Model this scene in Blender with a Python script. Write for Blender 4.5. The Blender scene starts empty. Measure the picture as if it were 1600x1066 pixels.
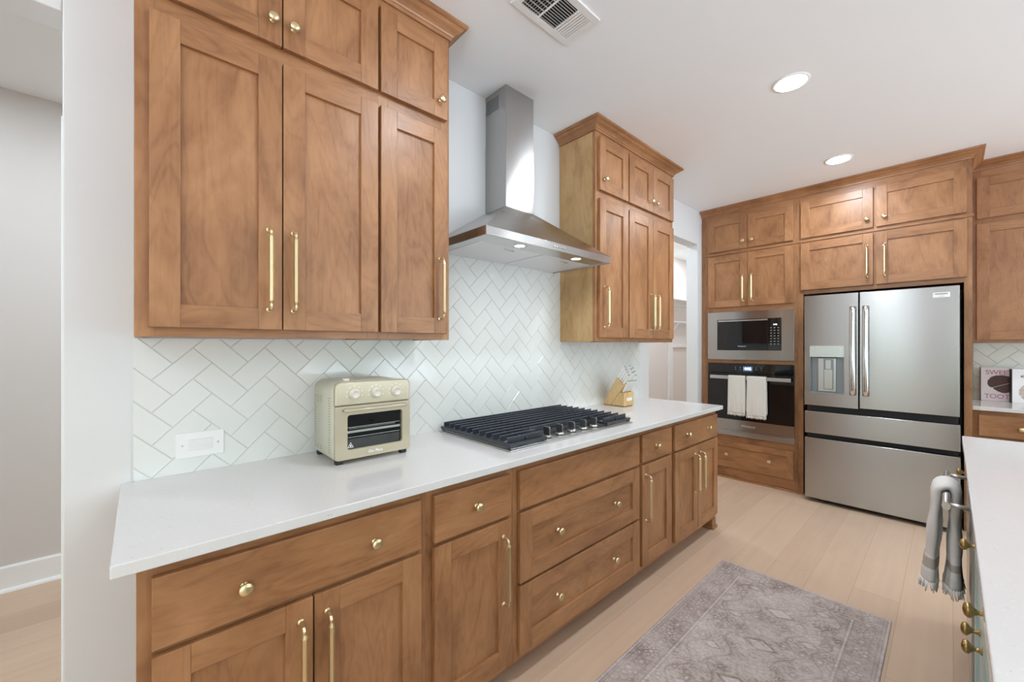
import bpy, bmesh, math, random
from mathutils import Vector, Matrix
random.seed(7)
C = bpy.context.scene.collection
sc = bpy.context.scene
PI = math.pi

# ------------------------------------------------------------------ camera
cam_d = bpy.data.cameras.new('camera'); cam = bpy.data.objects.new('camera', cam_d); C.objects.link(cam)
cam.location = (1.8164, 0, 1.3601); cam.rotation_euler = (PI/2, 0, 0.8263)
cam_d.sensor_width = 36; cam_d.lens = 631.2/1600*36; cam_d.shift_y = 7/1600; cam_d.clip_start = 0.02
sc.camera = cam
sc.view_settings.view_transform = 'Standard'; sc.view_settings.look = 'None'
sc.view_settings.gamma = 1; sc.view_settings.use_curve_mapping = False
sc.view_settings.exposure = 0.12
sc.cycles.max_bounces = 12; sc.cycles.diffuse_bounces = 8; sc.cycles.glossy_bounces = 5
sc.cycles.transmission_bounces = 6; sc.cycles.sample_clamp_indirect = 6; sc.cycles.caustics_reflective = False
sc.cycles.caustics_refractive = False
sc.cycles.use_denoising = True

# ------------------------------------------------------------------ world: bright sky over green trees, ground glow raised as fill
W = bpy.data.worlds.new('outdoors'); sc.world = W; W.use_nodes = True
nt = W.node_tree; nt.nodes.clear()
def wn(t, **k):
    n = nt.nodes.new(t)
    for a, b in k.items(): setattr(n, a, b)
    return n
tc = wn('ShaderNodeTexCoord'); sep = wn('ShaderNodeSeparateXYZ'); nt.links.new(tc.outputs['Generated'], sep.inputs[0])
noi = wn('ShaderNodeTexNoise'); noi.inputs['Scale'].default_value = 9; noi.inputs['Detail'].default_value = 6
nt.links.new(tc.outputs['Generated'], noi.inputs['Vector'])
add = wn('ShaderNodeMath', operation='MULTIPLY_ADD'); nt.links.new(noi.outputs['Fac'], add.inputs[0]); add.inputs[1].default_value = 0.55
nt.links.new(sep.outputs['Z'], add.inputs[2])
ramp = wn('ShaderNodeValToRGB'); nt.links.new(add.outputs[0], ramp.inputs[0])
e = ramp.color_ramp.elements
GROUND_FILL, SKY, CAN_FILL_W, HOOD_W = 9.6, 4.2, 9.8, 0.5
g_, k_ = GROUND_FILL, SKY  # ground made brighter than the sky, added upward fill for the ceiling
e[0].position = 0.0; e[0].color = (g_*.70, g_*.80, g_*.94, 1)
e[1].position = 0.20; e[1].color = (g_*.70, g_*.80, g_*.94, 1)
for p, c in ((0.25, (k_*.16, k_*.27, k_*.20, 1)), (0.36, (k_*.34, k_*.50, k_*.40, 1)), (0.44, (k_*.60, k_*.70, k_*.68, 1)), (1.0, (k_*.60, k_*.68, k_*.72, 1))):
    k = e.new(p); k.color = c
bg = wn('ShaderNodeBackground'); bg.inputs['Strength'].default_value = 1.0
nt.links.new(ramp.outputs[0], bg.inputs[0]); wo = wn('ShaderNodeOutputWorld'); nt.links.new(bg.outputs[0], wo.inputs[0])

# ------------------------------------------------------------------ dimensions
ZC = 2.785          # ceiling
YB, YF_, XR = 5.125, -4.5, 6.0
def area(name, loc, rot, sx, sy, power, color=(1, 1, 1), shape='RECTANGLE', portal=False, spread=None):
    l = bpy.data.lights.new(name, 'AREA'); l.shape = shape; l.size = sx; l.size_y = sy; l.energy = power; l.color = color
    if spread: l.spread = spread
    if portal: l.cycles.is_portal = True
    o = bpy.data.objects.new(name, l); o.location = loc; o.rotation_euler = rot; C.objects.link(o); return o
# windows: (wall, a0, a1, z0, z1); daylight comes in through them
WIN_FRONT = [(0.35, 1.25, 0.75, 2.35), (2.1, 3.6, 0.15, 2.35), (3.9, 5.6, 0.15, 2.35)]
WIN_RIGHT_FILL = [(-4.2, -2.3, 0.2, 2.5), (2.2, 4.9, 0.3, 2.5)]  # unseen windows, placed and sized for the light they bring in
for a0, a1, z0, z1 in WIN_FRONT:
    area('window_portal', ((a0+a1)/2, YF_-0.1, (z0+z1)/2), (PI/2, 0, PI), a1-a0, z1-z0, 1, portal=True)
for a0, a1, z0, z1 in WIN_RIGHT_FILL:
    area('window_portal', (XR+0.1, (a0+a1)/2, (z0+z1)/2), (PI/2, 0, PI/2), a1-a0, z1-z0, 1, portal=True)
CANS_AND_FILL = [(1.230, 2.593), (1.236, 3.931), (1.23, 1.20), (1.23, -1.6), (3.4, 3.931), (3.4, -1.6), (4.8, 4.0), (4.8, 1.5), (4.8, -2.0), (-0.95, -1.0), (-0.95, 0.2), (-0.65, 3.7), (-0.65, 6.3), (-0.95, 1.4), (-0.65, 5.0)]  # two visible cans, one inferred from glare; the rest unseen, added for brightness

# ------------------------------------------------------------------ materials
def newmat(name):
    m = bpy.data.materials.new(name); m.use_nodes = True
    n = m.node_tree; b = n.nodes['Principled BSDF']; return m, n, b
def simple(name, col, rough=0.5, metal=0.0, spec=None, coat=0, emit=None, aniso=None, trans=0, noise=0, nscale=30, bump=0):
    m, n, b = newmat(name)
    b.inputs['Base Color'].default_value = (*col, 1); b.inputs['Roughness'].default_value = rough; b.inputs['Metallic'].default_value = metal
    if spec is not None: b.inputs['Specular IOR Level'].default_value = spec
    if coat: b.inputs['Coat Weight'].default_value = coat; b.inputs['Coat Roughness'].default_value = 0.08
    if trans: b.inputs['Transmission Weight'].default_value = trans
    if emit: b.inputs['Emission Color'].default_value = (*emit[0], 1); b.inputs['Emission Strength'].default_value = emit[1]
    if noise or bump:
        tc = n.nodes.new('ShaderNodeTexCoord'); nz = n.nodes.new('ShaderNodeTexNoise'); nz.inputs['Scale'].default_value = nscale; nz.inputs['Detail'].default_value = 4
        n.links.new(tc.outputs['Object'], nz.inputs['Vector'])
        if noise:
            mx = n.nodes.new('ShaderNodeMix'); mx.data_type = 'RGBA'; n.links.new(nz.outputs['Fac'], mx.inputs['Factor'])
            mx.inputs[6].default_value = (*[c*(1-noise) for c in col], 1); mx.inputs[7].default_value = (*[min(1, c*(1+noise)) for c in col], 1)
            n.links.new(mx.outputs[2], b.inputs['Base Color'])
        if bump:
            bp = n.nodes.new('ShaderNodeBump'); bp.inputs['Strength'].default_value = bump; bp.inputs['Distance'].default_value = 0.001
            n.links.new(nz.outputs['Fac'], bp.inputs['Height']); n.links.new(bp.outputs[0], b.inputs['Normal'])
    if aniso is not None:
        b.inputs['Anisotropic'].default_value = aniso[0]; b.inputs['Anisotropic Rotation'].default_value = aniso[1]
        t = n.nodes.new('ShaderNodeTangent'); t.direction_type = 'RADIAL'; t.axis = 'Z'; n.links.new(t.outputs[0], b.inputs['Tangent'])
    return m

def wood(name, dark, mid, light, rough=0.40, fine=1.0, coat=0.08):
    """stained timber; UV: u across the grain, v along it, in metres"""
    m, n, b = newmat(name); L = n.links.new
    tc = n.nodes.new('ShaderNodeTexCoord')
    def noise(sx, sy, detail, dist, scale=1.0):
        mp = n.nodes.new('ShaderNodeMapping'); mp.inputs['Scale'].default_value = (sx, sy, 1); L(tc.outputs['UV'], mp.inputs[0])
        z = n.nodes.new('ShaderNodeTexNoise'); z.inputs['Scale'].default_value = scale; z.inputs['Detail'].default_value = detail; z.inputs['Distortion'].default_value = dist
        L(mp.outputs[0], z.inputs['Vector']); return z
    def math(op, a, b_, c=None):
        q = n.nodes.new('ShaderNodeMath'); q.operation = op
        for i, v in enumerate((a, b_, c)):
            if v is None: continue
            if isinstance(v, (int, float)): q.inputs[i].default_value = v
            else: L(v, q.inputs[i])
        return q.outputs[0]
    blot = noise(5.5, 2.6, 4, 1.0); fig = noise(5.0, 1.0, 3, 0.6); fineg = noise(170, 6, 3, 0.1); mot = noise(26, 9, 5, 2.2)
    s = math('SINE', math('MULTIPLY', fig.outputs['Fac'], 95), 0)
    s = math('POWER', math('MULTIPLY_ADD', s, 0.5, 0.5), 3.0)
    v = math('MULTIPLY_ADD', s, -0.085, math('MULTIPLY_ADD', blot.outputs['Fac'], 0.85, -0.005))
    v = math('MULTIPLY_ADD', fineg.outputs['Fac'], 0.16*fine, v)
    v = math('MULTIPLY_ADD', mot.outputs['Fac'], 0.26, v)
    r = n.nodes.new('ShaderNodeValToRGB'); L(v, r.inputs[0]); el = r.color_ramp.elements
    el[0].position = 0.36; el[0].color = (*dark, 1); el[1].position = 0.80; el[1].color = (*light, 1)
    k = el.new(0.56); k.color = (*mid, 1)
    L(r.outputs[0], b.inputs['Base Color'])
    b.inputs['Roughness'].default_value = rough; b.inputs['Coat Weight'].default_value = coat; b.inputs['Coat Roughness'].default_value = 0.25
    bp = n.nodes.new('ShaderNodeBump'); bp.inputs['Strength'].default_value = 0.06; bp.inputs['Distance'].default_value = 0.0006
    L(fineg.outputs['Fac'], bp.inputs['Height']); L(bp.outputs[0], b.inputs['Normal'])
    return m

M = {}
M['wood'] = wood('stained_maple', (0.210, 0.088, 0.033), (0.318, 0.144, 0.058), (0.420, 0.206, 0.090))
M['veneer_daylit'] = wood('side_veneer_daylit', (0.33, 0.185, 0.07), (0.46, 0.275, 0.115), (0.55, 0.35, 0.16))  # golden side wood with a daylight tint put into its colour
M['wall'] = simple('painted_wall', (0.71, 0.72, 0.715), 0.75, noise=0.01, nscale=4)
M['ceil'] = simple('ceiling_paint', (0.91, 0.93, 0.935), 0.85)
M['trim'] = simple('white_trim_paint', (0.84, 0.84, 0.82), 0.4)
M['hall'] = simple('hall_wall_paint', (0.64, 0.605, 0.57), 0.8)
M['pantry'] = simple('pantry_wall_paint', (0.78, 0.73, 0.69), 0.8)
M['brass'] = simple('brushed_brass', (0.78, 0.66, 0.40), 0.28, 1.0)
M['darkbrass'] = simple('aged_brass', (0.42, 0.29, 0.12), 0.30, 1.0)
M['steel'] = simple('brushed_steel', (0.45, 0.435, 0.42), 0.24, 1.0, aniso=(0.85, 0.25))
M['steelplain'] = simple('satin_steel', (0.62, 0.62, 0.61), 0.28, 1.0)
M['gripsteel'] = simple('dark_satin_steel', (0.22, 0.22, 0.21), 0.35, 1.0)
M['chrome'] = simple('polished_steel', (0.75, 0.76, 0.77), 0.12, 1.0)
M['dark'] = simple('dark_gap', (0.012, 0.012, 0.013), 0.5)
M['glass_black'] = simple('black_glass', (0.006, 0.006, 0.007), 0.04, spec=0.6)
M['iron'] = simple('cast_iron', (0.026, 0.031, 0.043), 0.30, spec=0.7, bump=0.25, nscale=900)
M['alu'] = simple('burner_aluminium', (0.75, 0.76, 0.78), 0.3, 1.0)
M['plastic'] = simple('white_plastic', (0.86, 0.86, 0.85), 0.3)
M['white'] = simple('white_enamel', (0.80, 0.80, 0.79), 0.3)
M['filter'] = simple('hood_filter', (0.80, 0.80, 0.82), 0.45, 0.35)
M['rubber'] = simple('black_rubber', (0.02, 0.02, 0.02), 0.55)
M['toaster'] = simple('cream_enamel', (0.60, 0.57, 0.44), 0.28, coat=0.15)
M['toasterfront'] = simple('champagne_enamel', (0.52, 0.455, 0.33), 0.26, metal=0.25, coat=0.1)
M['knobcream'] = simple('cream_knob', (0.72, 0.66, 0.57), 0.3)
M['blockwood'] = wood('light_block_wood', (0.46, 0.28, 0.11), (0.62, 0.40, 0.17), (0.70, 0.49, 0.24), 0.45)
M['island'] = simple('sage_paint', (0.45, 0.56, 0.53), 0.3)
M['towel'] = simple('oat_linen', (0.74, 0.72, 0.69), 0.95, noise=0.05, nscale=260, bump=0.6)
M['towelstripe'] = simple('taupe_stripe', (0.50, 0.46, 0.40), 0.95, noise=0.05, nscale=260, bump=0.6)
M['towelwhite'] = simple('white_stripe', (0.80, 0.79, 0.77), 0.95, noise=0.03, nscale=260, bump=0.6)
M['wirewhite'] = simple('white_wire', (0.75, 0.74, 0.72), 0.4)
M['grout'] = simple('grey_grout', (0.60, 0.61, 0.59), 0.85)
M['lens'] = simple('lit_lens', (1, 1, 1), 0.4, emit=((0.97, 0.98, 1.0), 25.0))
M['page'] = simple('book_pages', (0.80, 0.78, 0.74), 0.8)
M['cover'] = simple('white_book_cover', (0.82, 0.80, 0.82), 0.35)
M['maroon'] = simple('maroon_spine', (0.10, 0.02, 0.03), 0.4)
M['navy'] = simple('charcoal_spine', (0.03, 0.032, 0.04), 0.5)
M['pink'] = simple('pink_print', (0.62, 0.22, 0.45), 0.5)
M['ink'] = simple('dark_print', (0.04, 0.04, 0.045), 0.5)
M['greyink'] = simple('grey_print', (0.35, 0.37, 0.36), 0.5)
M['plategrey'] = simple('pale_grey_print', (0.55, 0.54, 0.53), 0.4)
M['whiteink'] = simple('white_print', (0.85, 0.85, 0.83), 0.5)
M['cookie'] = simple('chocolate_print', (0.095, 0.04, 0.035), 0.5, noise=0.7, nscale=90)
M['photo'] = simple('food_print', (0.50, 0.42, 0.38), 0.5, noise=0.6, nscale=45)
M['display'] = simple('oven_display', (0.02, 0.03, 0.06), 0.3, emit=((0.16, 0.25, 0.5), 0.9))
M['digits'] = simple('lit_digits', (0.8, 0.9, 1), 0.3, emit=((0.75, 0.88, 1.0), 3.5))
M['pane'] = simple('window_glass', (1, 1, 1), 0.0, trans=1.0)
M['dispenser'] = simple('dispenser_silver', (0.62, 0.66, 0.62), 0.25, 0.6)
M['dispdark'] = simple('dispenser_grey', (0.30, 0.32, 0.34), 0.35, 0.5)

def mk_quartz(name, base):
    m, n, b = newmat(name); L = n.links.new
    tc = n.nodes.new('ShaderNodeTexCoord'); v = n.nodes.new('ShaderNodeTexVoronoi'); v.inputs['Scale'].default_value = 260
    L(tc.outputs['Object'], v.inputs['Vector'])
    nz = n.nodes.new('ShaderNodeTexNoise'); nz.inputs['Scale'].default_value = 400; L(tc.outputs['Object'], nz.inputs['Vector'])
    r = n.nodes.new('ShaderNodeValToRGB'); L(v.outputs['Color'], r.inputs[0]); r.color_ramp.interpolation = 'CONSTANT'
    el = r.color_ramp.elements; el[0].position = 0; el[0].color = (*[c*0.80 for c in base], 1); el[1].position = 0.06; el[1].color = (*base, 1)
    k = el.new(0.85); k.color = (*[min(1, c*1.05) for c in base], 1)
    L(r.outputs[0], b.inputs['Base Color']); b.inputs['Roughness'].default_value = 0.10; b.inputs['Specular IOR Level'].default_value = 0.5
    return m
M['quartz'] = mk_quartz('white_quartz', (0.68, 0.67, 0.66))

def mk_tile():
    m, n, b = newmat('glazed_white_tile'); L = n.links.new
    at = n.nodes.new('ShaderNodeTexCoord'); nz = n.nodes.new('ShaderNodeTexNoise'); nz.inputs['Scale'].default_value = 22; nz.inputs['Detail'].default_value = 2
    L(at.outputs['Object'], nz.inputs['Vector']); bp = n.nodes.new('ShaderNodeBump'); bp.inputs['Strength'].default_value = 0.12; bp.inputs['Distance'].default_value = 0.004
    L(nz.outputs['Fac'], bp.inputs['Height']); L(bp.outputs[0], b.inputs['Normal'])
    b.inputs['Base Color'].default_value = (0.77, 0.785, 0.76, 1); b.inputs['Roughness'].default_value = 0.10
    return m
M['tile'] = mk_tile()

def mk_floor():
    m, n, b = newmat('pale_oak_planks'); L = n.links.new
    tc = n.nodes.new('ShaderNodeTexCoord'); mp = n.nodes.new('ShaderNodeMapping'); mp.inputs['Rotation'].default_value = (0, 0, PI/2)
    mp.inputs['Location'].default_value = (0.35, 0.075, 0)
    L(tc.outputs['Object'], mp.inputs[0])
    br = n.nodes.new('ShaderNodeTexBrick'); br.offset = 0.37; br.inputs['Scale'].default_value = 1; br.inputs['Brick Width'].default_value = 1.9; br.inputs['Row Height'].default_value = 0.19
    br.inputs['Mortar Size'].default_value = 0.0012; br.inputs['Mortar Smooth'].default_value = 0.2
    br.inputs['Color1'].default_value = (0.0, 0.0, 0.0, 1); br.inputs['Color2'].default_value = (1, 1, 1, 1); br.inputs['Mortar'].default_value = (0.5, 0.5, 0.5, 1); br.inputs['Bias'].default_value = 0
    L(mp.outputs[0], br.inputs['Vector'])
    m2 = n.nodes.new('ShaderNodeMapping'); m2.inputs['Scale'].default_value = (28, 1.6, 1); L(tc.outputs['Object'], m2.inputs[0])
    g = n.nodes.new('ShaderNodeTexNoise'); g.inputs['Scale'].default_value = 1; g.inputs['Detail'].default_value = 5; g.inputs['Distortion'].default_value = 0.3; L(m2.outputs[0], g.inputs['Vector'])
    bl = n.nodes.new('ShaderNodeTexNoise'); bl.inputs['Scale'].default_value = 2.2; bl.inputs['Detail'].default_value = 3; L(tc.outputs['Object'], bl.inputs['Vector'])
    a = n.nodes.new('ShaderNodeMath'); a.operation = 'MULTIPLY_ADD'; L(g.outputs['Fac'], a.inputs[0]); a.inputs[1].default_value = 0.4
    sb = n.nodes.new('ShaderNodeSeparateColor'); L(br.outputs['Color'], sb.inputs[0])
    a2 = n.nodes.new('ShaderNodeMath'); a2.operation = 'MULTIPLY'; L(sb.outputs[0], a2.inputs[0]); a2.inputs[1].default_value = 0.28; L(a2.outputs[0], a.inputs[2])
    a3 = n.nodes.new('ShaderNodeMath'); a3.operation = 'MULTIPLY_ADD'; L(bl.outputs['Fac'], a3.inputs[0]); a3.inputs[1].default_value = 0.35; L(a.outputs[0], a3.inputs[2])
    r = n.nodes.new('ShaderNodeValToRGB'); L(a3.outputs[0], r.inputs[0]); el = r.color_ramp.elements
    el[0].position = 0.2; el[0].color = (0.49, 0.34, 0.235, 1); el[1].position = 0.8; el[1].color = (0.66, 0.485, 0.345, 1)
    mx = n.nodes.new('ShaderNodeMix'); mx.data_type = 'RGBA'; L(br.outputs['Fac'], mx.inputs['Factor']); L(r.outputs[0], mx.inputs[6]); mx.inputs[7].default_value = (0.42, 0.29, 0.19, 1)
    L(mx.outputs[2], b.inputs['Base Color']); b.inputs['Roughness'].default_value = 0.42
    return m
M['floor'] = mk_floor()

def mk_rug():
    m, n, b = newmat('faded_rug_pile'); L = n.links.new
    at = n.nodes.new('ShaderNodeAttribute'); at.attribute_name = 'weave'
    tc = n.nodes.new('ShaderNodeTexCoord')
    def noise(s, d, stretch=(1, 1, 1)):
        mp = n.nodes.new('ShaderNodeMapping'); mp.inputs['Scale'].default_value = stretch; L(tc.outputs['Object'], mp.inputs[0])
        z = n.nodes.new('ShaderNodeTexNoise'); z.inputs['Scale'].default_value = s; z.inputs['Detail'].default_value = d; L(mp.outputs[0], z.inputs['Vector']); return z
    wear = noise(7, 6); f1 = noise(70, 5, (1, 2.2, 1)); f2 = noise(420, 2, (0.4, 2, 1))
    def math(op, a, b_, c=None):
        q = n.nodes.new('ShaderNodeMath'); q.operation = op
        for i, v in enumerate((a, b_, c)):
            if v is None: continue
            if isinstance(v, (int, float)): q.inputs[i].default_value = v
            else: L(v, q.inputs[i])
        return q.outputs[0]
    # attribute R = dark line work, G = pale motif, B = border tint
    sp = n.nodes.new('ShaderNodeSeparateColor'); L(at.outputs['Color'], sp.inputs[0])
    w = n.nodes.new('ShaderNodeMapRange'); L(wear.outputs['Fac'], w.inputs['Value']); w.inputs['From Min'].default_value = 0.38; w.inputs['From Max'].default_value = 0.66
    w.inputs['To Min'].default_value = 1.0; w.inputs['To Max'].default_value = 0.35
    rag = n.nodes.new('ShaderNodeMapRange'); L(f1.outputs['Fac'], rag.inputs['Value']); rag.inputs['From Min'].default_value = 0.38; rag.inputs['From Max'].default_value = 0.62
    dk = math('MULTIPLY', math('MULTIPLY', sp.outputs[0], w.outputs[0]), math('MULTIPLY_ADD', rag.outputs[0], 0.7, 0.45))
    r = n.nodes.new('ShaderNodeValToRGB'); el = r.color_ramp.elements
    L(math('MULTIPLY_ADD', f2.outputs['Fac'], 0.35, math('MULTIPLY_ADD', f1.outputs['Fac'], 0.55, math('MULTIPLY', wear.outputs['Fac'], 0.45))), r.inputs[0])
    el[0].position = 0.48; el[0].color = (0.22, 0.165, 0.145, 1); el[1].position = 0.86; el[1].color = (0.66, 0.60, 0.57, 1); k = el.new(0.64); k.color = (0.46, 0.39, 0.355, 1)
    m1 = n.nodes.new('ShaderNodeMix'); m1.data_type = 'RGBA'; L(math('MULTIPLY', sp.outputs[2], 0.22), m1.inputs['Factor']); L(r.outputs[0], m1.inputs[6]); m1.inputs[7].default_value = (0.33, 0.245, 0.22, 1)
    m2 = n.nodes.new('ShaderNodeMix'); m2.data_type = 'RGBA'; L(dk, m2.inputs['Factor']); L(m1.outputs[2], m2.inputs[6]); m2.inputs[7].default_value = (0.13, 0.085, 0.075, 1)
    m3 = n.nodes.new('ShaderNodeMix'); m3.data_type = 'RGBA'; L(math('MULTIPLY', math('MULTIPLY', sp.outputs[1], 0.7), math('MULTIPLY_ADD', rag.outputs[0], 0.6, 0.35)), m3.inputs['Factor']); L(m2.outputs[2], m3.inputs[6]); m3.inputs[7].default_value = (0.66, 0.62, 0.61, 1)
    L(m3.outputs[2], b.inputs['Base Color']); b.inputs['Roughness'].default_value = 0.95; b.inputs['Specular IOR Level'].default_value = 0.15
    bp = n.nodes.new('ShaderNodeBump'); bp.inputs['Strength'].default_value = 0.5; bp.inputs['Distance'].default_value = 0.002
    L(f2.outputs['Fac'], bp.inputs['Height']); L(bp.outputs[0], b.inputs['Normal'])
    return m
M['rug'] = mk_rug()

def mk_waffle():
    m, n, b = newmat('waffle_cotton'); L = n.links.new
    tc = n.nodes.new('ShaderNodeTexCoord'); s = n.nodes.new('ShaderNodeSeparateXYZ'); L(tc.outputs['Object'], s.inputs[0])
    def math(op, a, b_):
        q = n.nodes.new('ShaderNodeMath'); q.operation = op
        for i, v in enumerate((a, b_)):
            if isinstance(v, (int, float)): q.inputs[i].default_value = v
            else: L(v, q.inputs[i])
        return q.outputs[0]
    def lines(o):
        return math('LESS_THAN', math('FRACT', math('DIVIDE', o, 0.0125), 0), 0.30)
    g = math('MAXIMUM', lines(s.outputs['X']), lines(s.outputs['Z']))
    mx = n.nodes.new('ShaderNodeMix'); mx.data_type = 'RGBA'; L(g, mx.inputs['Factor'])
    mx.inputs[6].default_value = (0.88, 0.86, 0.82, 1); mx.inputs[7].default_value = (0.50, 0.45, 0.39, 1)
    L(mx.outputs[2], b.inputs['Base Color']); b.inputs['Roughness'].default_value = 0.95
    bp = n.nodes.new('ShaderNodeBump'); bp.inputs['Strength'].default_value = 0.6; bp.inputs['Distance'].default_value = 0.002; bp.invert = True
    L(g, bp.inputs['Height']); L(bp.outputs[0], b.inputs['Normal'])
    return m
M['waffle'] = mk_waffle()
M['fringe'] = simple('cotton_fringe', (0.86, 0.83, 0.78), 0.95)

# ------------------------------------------------------------------ mesh helpers
class MB:
    def __init__(s): s.bm = bmesh.new(); s.uv = s.bm.loops.layers.uv.new('UVMap')
    def _uv(s, faces, g):
        ou, ov = random.uniform(0, 40), random.uniform(0, 40); o = [i for i in range(3) if i != g]
        for f in faces:
            for l in f.loops:
                c = l.vert.co; l[s.uv].uv = (c[o[0]] + c[o[1]] + ou, c[g] + ov)
    def box(s, x0, x1, y0, y1, z0, z1, g=2):
        v = [s.bm.verts.new((x, y, z)) for z in (z0, z1) for y in (y0, y1) for x in (x0, x1)]
        q = [(0, 2, 3, 1), (4, 5, 7, 6), (0, 1, 5, 4), (2, 6, 7, 3), (0, 4, 6, 2), (1, 3, 7, 5)]
        fs = [s.bm.faces.new([v[i] for i in t]) for t in q]; s._uv(fs, g); return fs
    def poly(s, pts, g=2):
        f = s.bm.faces.new([s.bm.verts.new(p) for p in pts]); s._uv([f], g); return f
    def prism(s, pts, axis, a0, a1, g=2):
        """extrude a 2-D outline along axis; outline in the two other axes in order"""
        def P(p, a):
            c = list(p); c.insert(axis, a); return c
        A = [s.bm.verts.new(P(p, a0)) for p in pts]; B = [s.bm.verts.new(P(p, a1)) for p in pts]
        fs = [s.bm.faces.new(A), s.bm.faces.new(B[::-1])]
        for i in range(len(pts)):
            j = (i+1) % len(pts); fs.append(s.bm.faces.new([A[i], B[i], B[j], A[j]]))
        s._uv(fs, g); bmesh.ops.recalc_face_normals(s.bm, faces=fs); return fs
    def loft(s, rings, cap=True, closed=True, smooth=True, g=2):
        R = [[s.bm.verts.new(p) for p in r] for r in rings]; fs = []
        n = len(rings[0])
        for a, b in zip(R, R[1:]):
            for i in range(n if closed else n-1):
                j = (i+1) % n; fs.append(s.bm.faces.new([a[i], a[j], b[j], b[i]]))
        if smooth:
            for f in fs: f.smooth = True
        if cap: fs += [s.bm.faces.new(R[0][::-1]), s.bm.faces.new(R[-1])]
        s._uv(fs, g)
        if closed: bmesh.ops.recalc_face_normals(s.bm, faces=fs)
        return fs
    def lathe(s, prof, origin, axis, n=20):
        """prof: (distance along axis, radius)"""
        o = Vector(origin); ax = Vector(axis).normalized(); u = ax.orthogonal().normalized(); v = ax.cross(u)
        s.loft([[o + ax*h + (u*math.cos(2*PI*i/n) + v*math.sin(2*PI*i/n))*max(r, 1e-5) for i in range(n)] for h, r in prof])
    def tube(s, path, rad, n=8, squash=None):
        """rad number or list; squash=(dir, k): radius scaled by k along dir"""
        P = [Vector(p) for p in path]; rings = []; up = None
        for i, p in enumerate(P):
            t = (P[min(i+1, len(P)-1)] - P[max(i-1, 0)]).normalized()
            if up is None: up = t.orthogonal().normalized()
            up = (up - t*up.dot(t)).normalized(); w = t.cross(up)
            r = rad[i] if isinstance(rad, (list, tuple)) else rad
            ring = []
            for k in range(n):
                a = 2*PI*(k+0.5)/n; d = (up*math.cos(a) + w*math.sin(a))*r
                if squash: d += squash[0]*d.dot(squash[0])*(squash[1]-1)
                ring.append(p + d)
            rings.append(ring)
        s.loft(rings)
    def build(s, name, mat, parent=None, bevel=0, seg=2, loc=None, smooth_angle=None):
        me = bpy.data.meshes.new(name); org = ORG.get(parent, Vector()) if parent else Vector(loc or (0, 0, 0))
        bmesh.ops.translate(s.bm, verts=s.bm.verts, vec=-org)
        s.bm.to_mesh(me); s.bm.free()
        for mt in (mat if isinstance(mat, (list, tuple)) else [mat]): me.materials.append(mt)
        o = bpy.data.objects.new(name, me); C.objects.link(o)
        if parent: o.parent = parent; ORG[o] = org
        else: o.location = org; ORG[o] = org
        if bevel:
            b = o.modifiers.new('edge', 'BEVEL'); b.width = bevel; b.segments = seg; b.limit_method = 'ANGLE'; b.angle_limit = math.radians(40); b.harden_normals = False
        return o
ORG = {}
def tag(o, label=None, cat=None, group=None, kind=None):
    if label: o['label'] = label
    if cat: o['category'] = cat
    if group: o['group'] = group
    if kind: o['kind'] = kind
    return o
def thing(name, label, cat, loc, group=None):
    o = bpy.data.objects.new(name, None); o.empty_display_size = 0.05; o.location = loc; C.objects.link(o); ORG[o] = Vector(loc)
    return tag(o, label, cat, group)
def box_obj(name, mat, x0, x1, y0, y1, z0, z1, parent=None, g=2, bevel=0):
    b = MB(); b.box(x0, x1, y0, y1, z0, z1, g); return b.build(name, mat, parent, bevel)
def struct(o): o['kind'] = 'structure'; return o
def text(name, body, size, loc, rot, mat, parent, align='CENTER', ext=0.0006, sx=1.0, shear=0):
    cu = bpy.data.curves.new(name, 'FONT'); cu.body = body; cu.size = size; cu.extrude = ext; cu.align_x = align; cu.align_y = 'CENTER'; cu.shear = shear
    cu.offset = size*0.012
    tmp = bpy.data.objects.new('tmp', cu); C.objects.link(tmp); bpy.context.view_layer.update()
    me = bpy.data.meshes.new_from_object(tmp.evaluated_get(bpy.context.evaluated_depsgraph_get())); bpy.data.objects.remove(tmp)
    me.materials.clear(); me.materials.append(mat); o = bpy.data.objects.new(name, me); C.objects.link(o); o.parent = parent
    o.location = Vector(loc) - ORG[parent]; o.rotation_euler = rot; o.scale = (sx, 1, 1); return o
ROT_X = (PI/2, 0, PI/2)     # text on a face looking +x
ROT_Y = (PI/2, 0, 0)        # text on a face looking -y

# ------------------------------------------------------------------ hardware meshes (built once, in +x facing; rotated for the far wall)
def knob_mesh():
    b = MB(); b.lathe([(0, .0095), (.003, .009), (.005, .0055), (.012, .005), (.016, .0085), (.0195, .0145), (.024, .0165), (.0285, .0145), (.031, .008), (.0318, 0.0)], (0, 0, 0), (1, 0, 0), 20)
    o = b.build('knob', M['brass']); me = o.data; bpy.data.objects.remove(o); return me
def pull_mesh():
    b = MB(); h = 0.13; X = Vector((1, 0, 0))
    for s in (-1, 1):
        b.lathe([(0, .0085), (.003, .0085), (.006, .005), (.010, .004)], (0, 0, s*h), (1, 0, 0), 14)
        b.tube([(.008, 0, s*h), (.020, 0, s*h), (.028, 0, s*(h-.003)), (.033, 0, s*(h-.010)), (.034, 0, s*(h-.02))], [.0042, .0042, .0045, .0045, .0038], 10)
    z = h-.018
    b.tube([(.034, 0, -z), (.034, 0, -z+.009), (.034, 0, z-.009), (.034, 0, z)], [.0042, .0083, .0083, .0042], 6)
    o = b.build('handle', M['brass']); me = o.data
    for p in me.polygons: p.use_smooth = False
    bpy.data.objects.remove(o); return me
KNOB, PULL = knob_mesh(), pull_mesh()
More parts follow.
